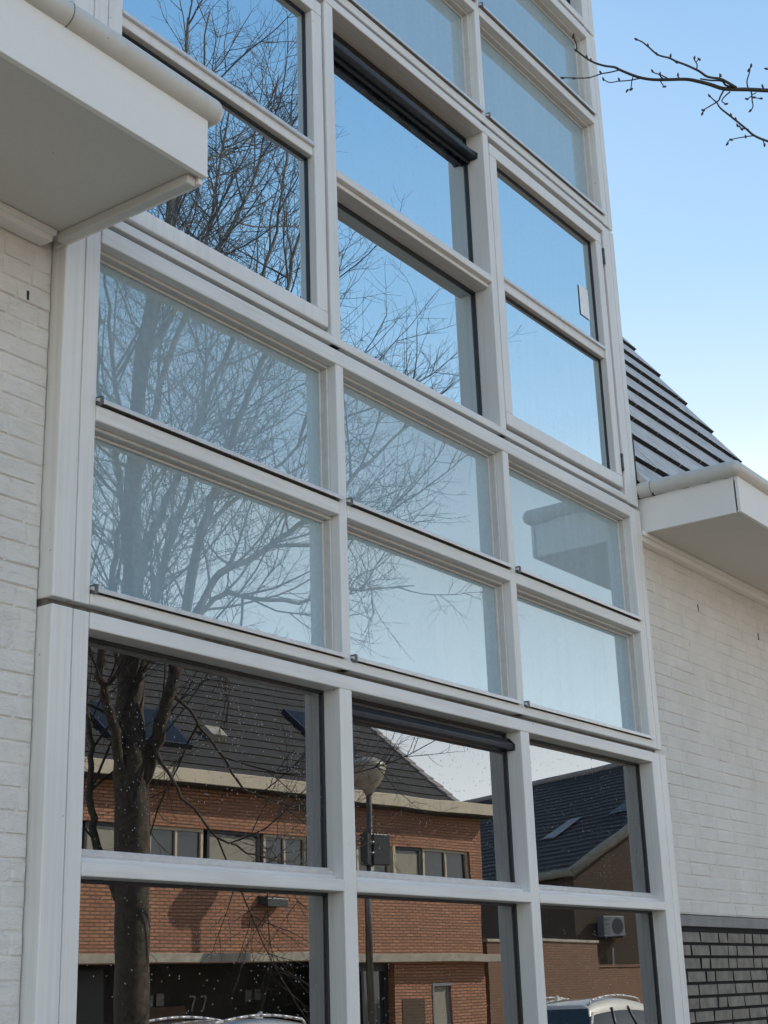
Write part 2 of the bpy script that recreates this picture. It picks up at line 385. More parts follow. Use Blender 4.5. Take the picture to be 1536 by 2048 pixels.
# ================================================================== GLAZED BAY
bay = thing('glazed_bay', 'tall white framed glass facade three windows wide between two white brick walls', 'glass facade', (4.6, 0, 0))
class P0:  # children are built in world coordinates and keep them
    pass
def child(name, bm, mats, parent, bevel=0.0, label=None, seg=2):
    o = obj(name, bm, mats, None, bevel, seg, label)
    o.parent = parent
    bpy.context.view_layer.update()
    o.matrix_parent_inverse = parent.matrix_world.inverted()
    return o
DEP = 0.125
XB = [(2.79, 3.958), (4.027, 5.18), (5.247, 6.405)]
def uprights(z0, z1, mull, right, jl=(2.65, 2.727, 2.7325, 2.79)):
    for (a, b, c, d, nm) in ((*jl, 'jamb'), (*right, 'jamb')):
        bm = NB(); bx(bm, a, b, 0, DEP, z0, z1); j = child(nm, bm, 'frame_v', bay, 0.004)
        bm = NB(); bx(bm, c, d, 0.0008, DEP, z0, z1); child('cover_strip', bm, 'frame_v', j, 0.003)
        bm = NB(); bx(bm, b + .0002, c - .0002, 0.006, DEP - .01, z0, z1); child('groove', bm, 'bead', j)
    for a, b in mull:
        bm = NB(); bx(bm, a, b, 0, DEP, z0, z1); child('mullion', bm, 'frame_v', bay, 0.004)
def rail(x0, x1, y0, y1, z0, z1, nm='rail'):
    bm = NB(); bx(bm, x0, x1, y0, y1, z0, z1); return child(nm, bm, 'frame_h', bay, 0.004)
def frame_set(spans, z0, z1, mull, right, rails, full_rails):
    """uprights + rails. rails = list of (z0,z1) between uprights; full_rails pass in front of the mullions"""
    uprights(z0, z1, mull, right)
    for (a, b) in full_rails: rail(2.7915, right[0] - .0015, -0.0035, DEP - .002, a, b)
    for (a, b) in rails:
        for (p, q) in spans: rail(p + .0008, q - .0008, -0.0015, DEP - .002, a, b, 'transom')
def beads(bm, x0, x1, z0, z1, yg, w, d):
    # small stepped bead around a pane, ring of four boxes
    bx(bm, x0, x0 + w, yg - d, yg, z0 + w, z1 - w); bx(bm, x1 - w, x1, yg - d, yg, z0 + w, z1 - w)
    bx(bm, x0, x1, yg - d, yg, z1 - w, z1); bx(bm, x0, x1, yg - d, yg, z0, z0 + w)
TILT = random.Random(31)
def pane(name, x0, x1, z0, z1, y, mname, parent):
    bm = NB()
    n = 1
    hx, hz = (x1 - x0) / 2, (z1 - z0) / 2      # panes never sit quite true in their rebates
    a_, b_ = TILT.uniform(-.0016, .0016) * hx, TILT.uniform(-.0016, .0016) * hz
    vs = [bm.verts.new(p) for p in ((x0, y - a_ - b_, z0), (x1, y + a_ - b_, z0), (x1, y + a_ + b_, z1), (x0, y - a_ + b_, z1))]
    bm.faces.new(vs)
    me = bpy.data.meshes.new(name); bm.to_mesh(me); bm.free(); me.materials.append(M[mname])
    o = bpy.data.objects.new(name, me); COL.objects.link(o); o.parent = parent
    bpy.context.view_layer.update(); o.matrix_parent_inverse = parent.matrix_world.inverted()
    return o
def sub_empty(name, parent, label=None):
    o = bpy.data.objects.new(name, None); COL.objects.link(o); o.parent = parent
    if label: o['label'] = label
    return o
def clear_window(x0, x1, z0, z1, yg, mname, double=True, sill=True, lab=None):
    """window part: gasket/bead mesh, with panes (and strip) as sub-parts"""
    bm = NB()
    beads(bm, x0, x1, z0, z1, yg, 0.010, 0.014)
    wdw = child('window', bm, 'gasket', bay, 0.0015, label=lab)
    pane('pane', x0 + .004, x1 - .004, z0 + .004, z1 - .004, yg - 0.004, mname, wdw)
    if double: pane('inner_pane', x0 + .002, x1 - .002, z0 + .002, z1 - .002, yg + 0.016, 'glass_plain', wdw)
    if sill:
        bm = NB(); bx(bm, x0 + .001, x1 - .001, yg - .024, yg - .0145, z0 - .02, z0 + .022)
        bx(bm, x0 + .0015, x1 - .0015, yg - .040, yg - .0245, z0 - .022, z0 + .004)
        child('aluminium_sill', bm, 'alu', wdw, 0.0015)
    return wdw
def spandrel(x0, x1, z0, z1, sill_x1, zs):
    zs -= 0.004
    """opaque-backed panel: painted stepped beads, glass, backing board, projecting drip sill"""
    bm = NB()
    yg = 0.078
    beads(bm, x0 + .0006, x1 - .0006, z0, z1, yg, 0.012, 0.042)
    beads(bm, x0 + .0126, x1 - .0126, z0 + .012, z1 - .012, yg, 0.010, 0.016)
    sp = child('spandrel_panel', bm, 'bead', bay, 0.003)
    pane('pane', x0 + .01, x1 - .01, z0 + .01, z1 - .01, yg - .006, 'glass_mid', sp)
    bm = NB(); bx(bm, x0 + .001, x1 - .001, yg + .018, yg + .03, z0 + .001, z1 - .001)
    child('backing_board', bm, 'backing', sp)
    bm = NB()
    prism(bm, [(-0.016, zs - .001), (-0.016, zs + .014), (0.06, zs + .026), (0.06, zs + .012), (-0.004, zs + .006)], x0 + .001, sill_x1, 'x')
    child('drip_sill', bm, 'alu', sp, 0.0012)
    bm = NB(); bx(bm, x0 + .0012, x0 + .014, -0.019, 0.02, zs - .006, zs + .021); child('sill_end_cap', bm, 'steel', sp, 0.001)
    bm = NB(); bx(bm, x0 + .002, sill_x1 - .006, 0.001, 0.05, zs - .0045, zs - .0015); child('sill_gasket', bm, 'gasket', sp)
def band(z0, z1):
    bm = NB(); bx(bm, 2.655, 6.512, 0.032, DEP - .01, z0 - .012, z1 + .012); child('shadow_gap', bm, 'gap', bay)

MA = [(3.958, 4.027), (5.18, 5.247)]
MB_ = [(3.981, 4.027), (5.174, 5.222)]
RA = (6.405, 6.489, 6.494, 6.556); RB = (6.405, 6.470, 6.475, 6.524)
# --- storey A (ground floor windows)
frame_set(XB, 0.25, 2.765, MA, RA, [(2.034, 2.073), (0.25, 0.36)], [(2.716, 2.765)])
for i, (a, b) in enumerate(XB):
    clear_window(a, b, 2.092, 2.716, 0.084, 'glass_low')
    clear_window(a, b, 0.36, 2.034, 0.084, 'glass_door', sill=False)
for a, b in XB:
    up_ = rail(a + .0005, b - .0005, .034, DEP - .003, 2.0735, 2.0885, 'transom_upstand')
    bm = NB(); bx(bm, a + .001, b - .001, .045, .0595, 2.0890, 2.0925); child('shadow_line', bm, 'gasket', up_)  # dark strip added to draw the shadow line above the transom
    bm = NB(); bx(bm, a + .0008, b - .0008, .043, .0590, 2.0930, 2.1035); child('ledge_strip', bm, 'alu', up_, .001)
band(2.765, 2.786)
# --- storey B (spandrels)
XS = [(2.79, 3.981), (4.027, 5.174), (5.222, 6.405)]
frame_set(XS, 2.786, 4.004, MB_, RB, [(3.352, 3.402)], [(2.786, 2.822), (3.945, 4.004)])
for i, (a, b) in enumerate(XS):
    sx = b + (0.012 if i < 2 else 0.018)
    spandrel(a, b, 2.824, 3.352, sx, 2.828)
    spandrel(a, b, 3.404, 3.945, sx, 3.411)
band(4.004, 4.022)
# --- storey C (clear windows)
MC = [(3.962, 4.019), (5.176, 5.222)]
RC = (6.385, 6.462, 6.467, 6.516)
XC = [(2.79, 3.962), (4.019, 5.176), (5.222, 6.385)]
uprights(4.022, 5.594, MC, RC)
rail(2.7915, RC[0] - .0015, -0.0035, DEP - .002, 4.022, 4.052)
rail(2.7915, RC[0] - .0015, 0.018, DEP - .003, 4.0525, 4.074)
rail(2.7915, RC[0] - .0015, -0.0035, DEP - .002, 5.553, 5.594)
rail(XC[1][0] + .001, XC[1][1] - .001, -0.0015, 0.14, 4.762, 4.797, 'transom')
rail(XC[1][0] + .001, XC[1][1] - .001, 0.02, DEP - .004, 4.742, 4.7615, 'transom')
def sash(x0, x1, z0, z1, wd, zt):
    bm = NB()
    yf, yb = 0.004, 0.085
    bx(bm, x0, x1, yf, yb, z0, z0 + wd); bx(bm, x0, x1, yf, yb, z1 - wd, z1)
    bx(bm, x0, x0 + wd, yf + .0006, yb - .001, z0 + wd + .0004, z1 - wd - .0004)
    bx(bm, x1 - wd, x1, yf + .0006, yb - .001, z0 + wd + .0004, z1 - wd - .0004)
    bx(bm, x0 + wd + .0005, x1 - wd - .0005, yf + .010, yb - .002, zt[0], zt[1])
    s = child('sash', bm, 'frame', bay, 0.004)
    bm = NB()
    bx(bm, x0 + wd + .0005, x1 - wd - .0005, yf - .002, yf + .0095, zt[1] - .004, zt[1] + .012)
    child('aluminium_sill', bm, 'alu', s, 0.0015)
    bm = NB()
    for a, b in ((z0 + wd, zt[0]), (zt[1], z1 - wd)):
        beads(bm, x0 + wd + .0007, x1 - wd - .0007, a, b, 0.05, 0.008, 0.012)
    child('glazing_bead', bm, 'gasket', s, 0.001)
    for a, b in ((z0 + wd, zt[0]), (zt[1], z1 - wd)):
        pane('pane', x0 + wd + .003, x1 - wd - .003, a + .003, b - .003, 0.045, 'glass_up', s)
        pane('inner_pane', x0 + wd + .003, x1 - wd - .003, a + .003, b - .003, 0.062, 'glass_plain', s)
    return s
s1 = sash(2.797, 3.948, 4.083, 5.530, 0.062, (4.795, 4.838))
s3 = sash(5.236, 6.366, 4.090, 5.528, 0.062, (4.782, 4.832))
for (hx, za, zb) in ((6.375, 5.352, 5.445), (6.375, 4.184, 4.275)):
    bm = NB(); cyl(bm, (hx, 0.001, za), (hx, 0.001, zb), 0.006, n=12)
    for k in range(4): cyl(bm, (hx, 0.001, za + (k + .5) * (zb - za) / 4 - .001), (hx, 0.001, za + (k + .5) * (zb - za) / 4 + .001), 0.0072, n=12)
    bx(bm, hx - .010, hx - .001, 0.003, 0.006, za, zb); child('hinge', bm, 'steel', s3)
bm = NB()
rngp = random.Random(2)
bx(bm, 6.13, 6.225, 0.0405, 0.0420, 4.980, 5.150)
stk = child('window_sticker', bm, 'sticker', s3)
clear_window(XC[1][0], XC[1][1], 4.052, 4.742, 0.105, 'glass_up', sill=False)
clear_window(XC[1][0], XC[1][1], 4.797, 5.553, 0.105, 'glass_up', sill=False)
def vent_hood(x0, x1, zt, yfront, h=0.085):
    bm = NB()
    prism(bm, [(0.100, zt), (yfront + .034, zt), (yfront + .024, zt - .006), (yfront + .020, zt - .018), (yfront + .006, zt - .022), (yfront, zt - .030), (yfront + .002, zt - h + .003), (yfront + .006, zt - h), (0.100, zt - h)], x0 + .002, x1 - .012, 'x')
    v = child('ventilation_hood', bm, 'vent', bay, 0.002)
    bm = NB(); prism(bm, [(0.102, zt + .002), (yfront + .024, zt + .002), (yfront - .003, zt - .026), (yfront - .002, zt - h - .001), (yfront + .01, zt - h - .003), (0.102, zt - h - .003)], x1 - .0118, x1 - .002, 'x')
    child('end_cap', bm, 'gasket', v, 0.001)
    bm = NB(); bx(bm, x0 + .003, x1 - .003, 0.078, 0.0895, zt - h - .016, zt - h - .0035); child('lower_strip', bm, 'gasket', v, 0.002)
vent_hood(XC[1][0], XC[1][1], 5.475, 0.036, 0.050)
vent_hood(XB[1][0], XB[1][1], 2.690, 0.032, 0.048)
band(5.594, 5.610)
# --- storey D (spandrels) and E (clear windows above the picture)
MD = [(5.172 - 1.197, 4.019), (5.172, 5.216)]
frame_set([(2.79, 3.975), (4.019, 5.172), (5.216, 6.405)], 5.610, 6.842, MD, (6.405, 6.462, 6.467, 6.516), [(6.232, 6.280)], [(5.610, 5.652), (6.79, 6.842)])
for i, (a, b) in enumerate([(2.79, 3.975), (4.019, 5.172), (5.216, 6.405)]):
    sx = b + (0.012 if i < 2 else 0.014)
    spandrel(a, b, 5.656, 6.232, sx, 5.660)
    spandrel(a, b, 6.282, 6.790, sx, 6.288)
band(6.842, 6.862)
ME = [(3.962, 4.019), (5.176, 5.222)]
frame_set(XC, 6.862, 8.42, ME, RC, [(7.6, 7.65)], [(6.862, 6.905), (8.36, 8.42)])
for (a, b) in XC:
    clear_window(a, b, 6.905, 7.6, 0.084, 'glass_up', sill=False)
    clear_window(a, b, 7.65, 8.36, 0.084, 'glass_up', sill=False)
# body of the bay behind the frames: side walls, floors, back, roof
bm = NB()
bx(bm, 2.655, 2.70, DEP + .002, 5.0, 0, 8.42); bx(bm, 6.46, 6.512, DEP + .002, 5.0, 0, 8.42)
child('side_wall', bm, 'frame', bay)
bm = NB()
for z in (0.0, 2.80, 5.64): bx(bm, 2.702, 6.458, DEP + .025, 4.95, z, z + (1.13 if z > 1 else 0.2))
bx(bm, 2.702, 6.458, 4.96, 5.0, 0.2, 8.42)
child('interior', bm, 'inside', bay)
bm = NB(); bx(bm, 2.60, 6.56, -0.05, 5.05, 8.425, 8.60); child('flat_roof', bm, 'trim', bay, 0.01)
bm = NB(); bx(bm, 2.66, 6.51, 0.02, DEP, 0.0, 0.245); child('plinth', bm, 'dbrick', bay)

# ================================================================== WHITE BRICK HOUSES EITHER SIDE
def house_shell(root, x0, x1, xo):
    """the upright body behind the brickwork and under the roof"""
    bm = NB(); bx(bm, x0, x1, 0.075, 8.0, 0, 4.0); child('body_wall', bm, 'wbrick', root)
WY = 0.060
lh = thing('brick_house', 'white painted brick house on the left under the big boxed eaves, rough wavy bricks', 'house', (0, 1, 0))
bm = NB(); bx(bm, -7, 2.646, WY, 0.074, 0, 3.96)
brick_wall(bm, 0.9, 2.6465, 1.28, 3.86, WY, 0.0045, 0.0042, rng=random.Random(11), rnd=0.0012)
child('brick_wall', bm, 'wbrick', lh)
bm = NB(); bx(bm, -7, 2.647, 0.075, 8.0, 0, 4.0); child('body_wall', bm, 'wbrick', lh)
rh_ = thing('brick_house', 'white painted brick house on the right with grey tiled roof and dark brick base', 'house', (9, 1, 0))
bm = NB(); bx(bm, 6.50, 13.2, WY, 0.074, 2.03, 3.96)
brick_wall(bm, 6.50, 10.2, 2.034, 3.86, WY, 0.0036, 0.0034, rng=random.Random(5), rnd=0.0009)
child('brick_wall', bm, 'wbrick', rh_)
bm = NB(); bx(bm, 6.52, 13.2, 0.075, 8.0, 0, 4.0); child('body_wall', bm, 'wbrick', rh_)
bm = NB(); prism(bm, [(WY + .012, 1.972), (WY - .004, 1.974), (WY - .002, 2.024), (WY + .012, 2.030)], 6.50, 13.2, 'x'); child('lead_band', bm, 'lead', rh_, 0.001)
bm = NB(); bx(bm, 6.50, 13.2, WY + .013, .0748, 0, 2.029)
child('mortar_bed', bm, 'dmortar', rh_)
bm = NB(); brick_wall(bm, 6.50, 9.2, 0.02, 1.955, WY + .013, 0.011, 0.0012, pitch=0.2195, course=0.0606, joint=0.0125, rng=random.Random(9), rnd=0.0012, side=1)
child('brick_plinth', bm, ['dbrick', 'dmortar'], rh_, 0.0)
# small weep holes
for (hx, hz) in ((2.555, 3.675),):
    bm = NB(); bx(bm, hx, hx + .008, WY - .006, WY, hz, hz + .03); child('weep_hole', bm, 'black', lh)
for (hx, hz) in ((7.27, 3.63), (8.12, 3.62)):
    bm = NB(); bx(bm, hx, hx + .008, WY - .0055, WY, hz, hz + .04); child('weep_hole', bm, 'black', rh_)

def tube_path(bm, pts, r, n=18):
    for a, b in zip(pts, pts[1:]): cyl(bm, a, b, r, n=n, caps=False)
    for p in pts:
        bmesh.ops.create_uvsphere(bm, u_segments=n, v_segments=10, radius=r * 0.999, matrix=Matrix.Translation(p))
    for f in bm.faces: f.smooth = True
def eaves(root, x0, x1, end, yd=-0.56):
    """boxed eaves; end = x of the end panel next to the glazed bay; +1/-1 side"""
    s = 1 if end == x1 else -1
    bm = NB()
    if s > 0: bx(bm, x0, x1, yd, yd + .018, 3.898, 4.085)
    else: bx(bm, x0, x1, yd, yd + .018, 3.898, 4.085)
    child('fascia_board', bm, 'canopy', root, 0.002)
    bm = NB()
    if s > 0: bx(bm, x1 - .016, x1 - .0005, yd + .0185, 0.05, 3.880, 4.083)
    else: bx(bm, x0 + .0005, x0 + .016, yd + .027, 0.05, 3.899, 4.083)
    child('end_board', bm, 'canopy', root, 0.002)
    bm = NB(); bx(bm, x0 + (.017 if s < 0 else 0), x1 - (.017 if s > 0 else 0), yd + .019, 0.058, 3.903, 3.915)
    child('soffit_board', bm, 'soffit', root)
    bm = NB(); bx(bm, x0 + .02, x1 - .02, yd + .03, 0.058, 4.06, 4.078); child('deck', bm, 'lead', root)
    # rounded trim
    zc, r = 4.122, 0.040
    e = x1 + .012 if s > 0 else x0 - .012
    o = x0 if s > 0 else x1
    bm = NB(); tube_path(bm, [Vector((o, yd + .006, zc)), Vector((e, yd + .006, zc)), Vector((e, 0.02 if s > 0 else -0.004, zc))], r)
    tr = child('edge_trim', bm, 'trim', root)
    bm = NB(); k = (e - .42) if s > 0 else None
    if s > 0: cyl(bm, (e - .55, yd + .006, zc), (e - .553, yd + .006, zc), r * 1.012, n=20)
    else: cyl(bm, (e, -.07, zc), (e, -.073, zc), r * 1.012, n=20)
    child('trim_joint', bm, 'steel', tr)
    bm = NB()
    if s > 0: bx(bm, x0, 2.60, 0.004, 0.0565, 3.868, 3.9025); bx(bm, x0, 2.603, -.012, 0.056, 3.886, 3.9022)
    else: bx(bm, x0 - .03, x1, 0.012, 0.0565, 3.855, 3.9025); bx(bm, x0 - .03, x1, -.006, 0.056, 3.880, 3.9022)
    child('cornice_strip', bm, 'canopy', root, 0.003)
eaves(lh, -7, 2.662, 2.662)
eaves(rh_, 6.562, 13.2, 6.562, -0.52)
bm = NB(); bx(bm, 2.612, 2.645, -.53, 0.0, 3.872, 3.9025); child('end_strip', bm, 'trim', lh, 0.004)

def tiled_roof(root, x0, x1, y0, z0, slope, n, gauge, tw, mt, mb, rng, th=0.033, verge=None, name='roof'):
    """courses of flat tiles climbing towards +y, each tile a slab"""
    a = math.atan(slope); ux, uz = math.cos(a), math.sin(a)
    nx, nz = -math.sin(a), math.cos(a)
    bm = NB()
    for k in range(n):
        by, bz = y0 + ux * gauge * k, z0 + uz * gauge * k
        off = (k % 2) * tw / 2
        x = x0 - tw + off
        while x < x1:
            a0, a1 = max(x, x0) + .002, min(x + tw, x1 + rng.uniform(-.004, .01)) - .0025
            if a1 - a0 > .02:
                j = rng.uniform(-.007, .007); lift = th + rng.uniform(-.002, .003)
                ln = gauge * 1.12
                p0 = (by + nx * lift, bz + nz * lift); p1 = (by + nx * (lift - th), bz + nz * (lift - th))
                q0 = (by + ux * ln + nx * .004, bz + uz * ln + nz * .004); q1 = (by + ux * ln - nx * .02, bz + uz * ln - nz * .02)
                vs = [bm.verts.new(v) for v in ((a0, *p0), (a1, p0[0] + j * .3, p0[1] + j * .3), (a1, *q0), (a0, *q0), (a0, *p1), (a1, *p1), (a1, *q1), (a0, *q1))]
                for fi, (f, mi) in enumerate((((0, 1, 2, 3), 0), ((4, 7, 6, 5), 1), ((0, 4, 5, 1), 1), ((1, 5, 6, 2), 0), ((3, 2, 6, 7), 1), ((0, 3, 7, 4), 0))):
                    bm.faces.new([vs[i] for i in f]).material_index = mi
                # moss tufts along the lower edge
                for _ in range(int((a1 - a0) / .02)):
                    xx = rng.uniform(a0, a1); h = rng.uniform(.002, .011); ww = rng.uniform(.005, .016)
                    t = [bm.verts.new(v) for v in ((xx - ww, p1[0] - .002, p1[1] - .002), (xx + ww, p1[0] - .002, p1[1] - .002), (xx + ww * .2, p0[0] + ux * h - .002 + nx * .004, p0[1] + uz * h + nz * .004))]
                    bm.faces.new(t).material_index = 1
            x += tw
    return child(name, bm, [mt, mb], root)
rg = random.Random(21)
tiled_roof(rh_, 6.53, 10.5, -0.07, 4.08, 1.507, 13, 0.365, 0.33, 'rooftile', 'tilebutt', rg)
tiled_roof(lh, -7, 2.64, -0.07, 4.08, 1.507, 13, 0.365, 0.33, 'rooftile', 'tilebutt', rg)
for root, a, b in ((rh_, 6.54, 10.46), (lh, -7, 2.63)):
    bm = NB(); ym = 2.55
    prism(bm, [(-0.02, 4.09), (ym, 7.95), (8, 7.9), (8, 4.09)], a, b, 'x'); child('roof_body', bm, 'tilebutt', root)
bm = NB(); bx(bm, 6.513, 6.5285, 0.0, .3, 4.08, 4.42); child('flashing', bm, 'black', rh_)
bm = NB(); bx(bm, 10.52, 13.2, 0.3, 8, 4.0, 4.09); child('flat_roof', bm, 'lead', rh_)

# ================================================================== ACROSS THE STREET (seen mirrored in the glass)
oh = thing('red_brick_house', 'red brick house with cream fascia and dark tiled roof, mirrored in the glass', 'house', (28.82, -14.85, 0), R(7.05))
def lc(name, bm, mats, parent=oh, bevel=0.0, label=None): return obj(name, bm, mats, parent, bevel, 2, label)
holes = [(-12.2, -0.42, 3.95, 4.76), (-11.2, -4.55, 0.0, 2.36), (-1.78, -1.12, 0.75, 1.93), (-4.45, -2.95, 0, 2.36), (-15.2, -13.0, 0.0, 1.95)]
bm = NB(); wall_grid(bm, -17, 0, 0, 5.55, 0.0, 0.3, holes)
wall = lc('brick_wall', bm, 'redbrick')
bm = NB(); wall_grid(bm, -17, -0.3, 0.0, 5.5, -2.2, 0.2, [])
bx(bm, -0.299, 0, -9, -0.301, 0, 5.55); lc('side_wall', bm, 'brownbrick')
bm = NB(); bx(bm, -11.5, -2.6, -2.1, -1.9, 0, 2.4); bx(bm, -12.5, -0.32, -1.2, -1.0, 3.8, 4.9); lc('dark_interior', bm, 'inside')
# fascia and canopy
bm = NB(); bx(bm, -17, 0.30, -0.02, 0.40, 5.53, 5.78); lc('fascia', bm, 'cream', bevel=.008)
bm = NB(); bx(bm, -17, 0.25, -0.02, 0.37, 5.505, 5.529); lc('soffit', bm, 'darktile')
bm = NB(); bx(bm, -17, 0.35, 0.002, 0.34, 2.36, 2.52); lc('entrance_canopy', bm, 'concrete', bevel=.008)
# window strip
for i, (a, b, kind) in enumerate([(-1.92, -0.42, 1), (-2.95, -2.0, 0), (-4.0, -3.0, 1), (-5.4, -4.1, 0), (-6.7, -5.5, 1), (-8.1, -6.8, 0), (-9.5, -8.2, 1), (-10.9, -9.6, 0), (-12.2, -11.0, 1)]):
    bm = NB()
    t = .06
    bx(bm, a, b, -.16, -.07, 4.76 - t, 4.76); bx(bm, a, b, -.16, -.07, 3.95, 3.95 + t)
    bx(bm, a, a + t, -.159, -.071, 3.95 + t, 4.76 - t); bx(bm, b - t, b, -.159, -.071, 3.95 + t, 4.76 - t)
    if kind: bx(bm, (a + b) / 2 - .025, (a + b) / 2 + .025, -.158, -.072, 3.95 + t, 4.76 - t)
    wn_ = lc('window', bm, 'cream' if kind else 'darkframe')
    bm = NB(); bx(bm, a + t, b - t, -.13, -.12, 3.95 + t, 4.76 - t); lc('pane', bm, 'car_glass', wn_)
    if not kind:
        bm = NB(); bx(bm, a + t, b - t, -.105, -.10, 3.95 + t, 4.66); lc('blind', bm, 'blind', wn_)
bm = NB(); bx(bm, -5.45, -5.25, -.1, .02, 3.95, 4.76); bx(bm, -2.98, -2.9, -.1, .01, 3.95, 4.76); lc('window_post', bm, 'cream')
# small white framed window
bm = NB(); a, b, c, d = -1.78, -1.12, .75, 1.93; t = .06
bx(bm, a, b, -.1, .02, d - t, d); bx(bm, a, b, -.1, .02, c, c + t); bx(bm, a, a + t, -.099, .019, c + t, d - t); bx(bm, b - t, b, -.099, -.05, c + t, d - t)
sw = lc('small_window', bm, 'acwhite'); bm = NB(); bx(bm, a + t, b - t, -.08, -.07, c + t, d - t); lc('blind', bm, 'blind', sw)
bm = NB(); bx(bm, a - .06, b + .06, -.01, .05, c - .06, c - .002); lc('window_ledge', bm, 'concrete', sw)
bm = NB(); bx(bm, -2.75, -2.05, .002, .012, 0, 1.62); lc('darker_brick_patch', bm, 'brownbrick')
# glazed door beside the wall
bm = NB(); bx(bm, -4.45, -2.95, -.25, -.18, 2.2, 2.36); bx(bm, -4.45, -4.36, -.25, -.18, 0, 2.2); bx(bm, -3.08, -2.95, -.25, -.18, 0, 2.2); bx(bm, -3.75, -3.68, -.25, -.18, 0, 2.2)
dr = lc('glazed_door', bm, 'darkframe'); bm = NB(); bx(bm, -4.36, -3.08, -.23, -.22, 0, 2.2); lc('pane', bm, 'car_glass', dr)
# porch wall, door, slatted panel, house number plates
bm = NB(); bx(bm, -8.6, -7.1, -1.88, -1.80, 0.05, 1.62); lc('front_door', bm, 'wood', bevel=.01)
bm = NB(); bx(bm, -11.0, -9.6, -1.2, -1.15, 0, 2.3)
for k in range(24): bx(bm, -11.0, -9.6, -1.149, -1.12, 0.05 + k * .094, 0.10 + k * .094)
lc('slatted_panel', bm, 'darkpanel')
for (nx_, nz_) in ((-8.05, 1.74), (-5.55, 1.78)):
    for k in range(2):
        bm = NB(); bx(bm, nx_ + k * .26, nx_ + .18 + k * .26, -1.89, -1.86, nz_ - .12 + k * .02, nz_ + .1 + k * .02); npl = lc('letter_plate', bm, 'acwhite')
for k in range(2):   # the two house numerals 7 7
    x = -6.95 + k * .27; bm = NB()
    # mirrored in the photograph's glass, so the pair reads 77 there
    bx(bm, x, x + .15, -1.885, -1.865, 1.76, 1.80)
    mt_ = Matrix.Translation((x + .095, -1.875, 1.64)) @ Matrix.Rotation(R(18), 4, 'Y')
    bx(bm, -.02, .02, -.0099, .0099, -.14, .14, mtx=mt_); lc('house_numeral', bm, 'acwhite')
# garage opening
bm = NB(); bx(bm, -15.2, -13.0, -.28, -.22, 0, 1.95); lc('garage_door', bm, 'darkpanel')
# dark wedge standing out from the wall
bm = NB(); prism(bm, [(-.0, 3.42), (.28, 3.36), (.26, 3.52), (0, 3.58)], -6.9, -6.35, 'x'); lc('wall_wedge', bm, 'darkframe', bevel=.01)
# roof
def opp_roof():
    a = math.atan(0.82); g = 0.34; ux, uz = math.cos(a), math.sin(a); nx, nz = math.sin(a), math.cos(a)
    bm = NB(); bv = NB()
    r = random.Random(4)
    for k in range(20):
        y, z = -0.12 - ux * g * k, 5.80 + uz * g * k; th = .028
        prism(bm, [(y + nx * th, z + nz * th), (y, z), (y - ux * g * 1.05, z + uz * g * 1.05), (y - ux * g * 1.05 + nx * .004, z + uz * g * 1.05 + nz * .004)], -17, -0.72, 'x')
        h = .075
        prism(bv, [(y + nx * h, z + nz * h), (y - nz * .0, z - .12), (y - ux * g * .985, z + uz * g * .985 - .12), (y - ux * g * .985 + nx * .045, z + uz * g * .985 + nz * .045)], -0.70, -0.50 + r.uniform(-.01, .01), 'x')
    return bm, bv
bm, bv = opp_roof(); rf = lc('roof', bm, 'darktile'); lc('verge_tiles', bv, 'verge', rf)
bm = NB(); ye = -0.14 - 20 * .34 * .773; ze = 5.78 + 20 * .34 * .634
prism(bm, [(-0.16, 5.74), (ye, ze), (-11, 5.74)], -17, -0.52, 'x'); lc('gable', bm, 'brownbrick')
def roof_rect(x0, x1, v0, v1, h, up, mn, nm, par):
    a = math.atan(0.82); ux, uz = math.cos(a), math.sin(a); nx, nz = math.sin(a), math.cos(a)
    bm = NB(); f = lambda v, hh: (-0.12 - ux * v + nx * hh, 5.80 + uz * v + nz * hh)
    prism(bm, [f(v0, h), f(v1, h), f(v1, up), f(v0, up)], x0, x1, 'x'); return lc(nm, bm, mn, par)
for (x0, x1, v0, v1) in ((-3.7, -2.7, 2.1, 3.3), (-9.9, -7.9, .9, 2.3)):
    s_ = roof_rect(x0, x1, v0, v1, 0.0, .12, 'darkframe', 'skylight', rf); roof_rect(x0 + .07, x1 - .07, v0 + .07, v1 - .07, .121, .125, 'skyl', 'pane', s_)
s_ = roof_rect(-7.1, -6.7, 1.4, 1.75, 0.0, .18, 'concrete', 'roof_vent', rf)

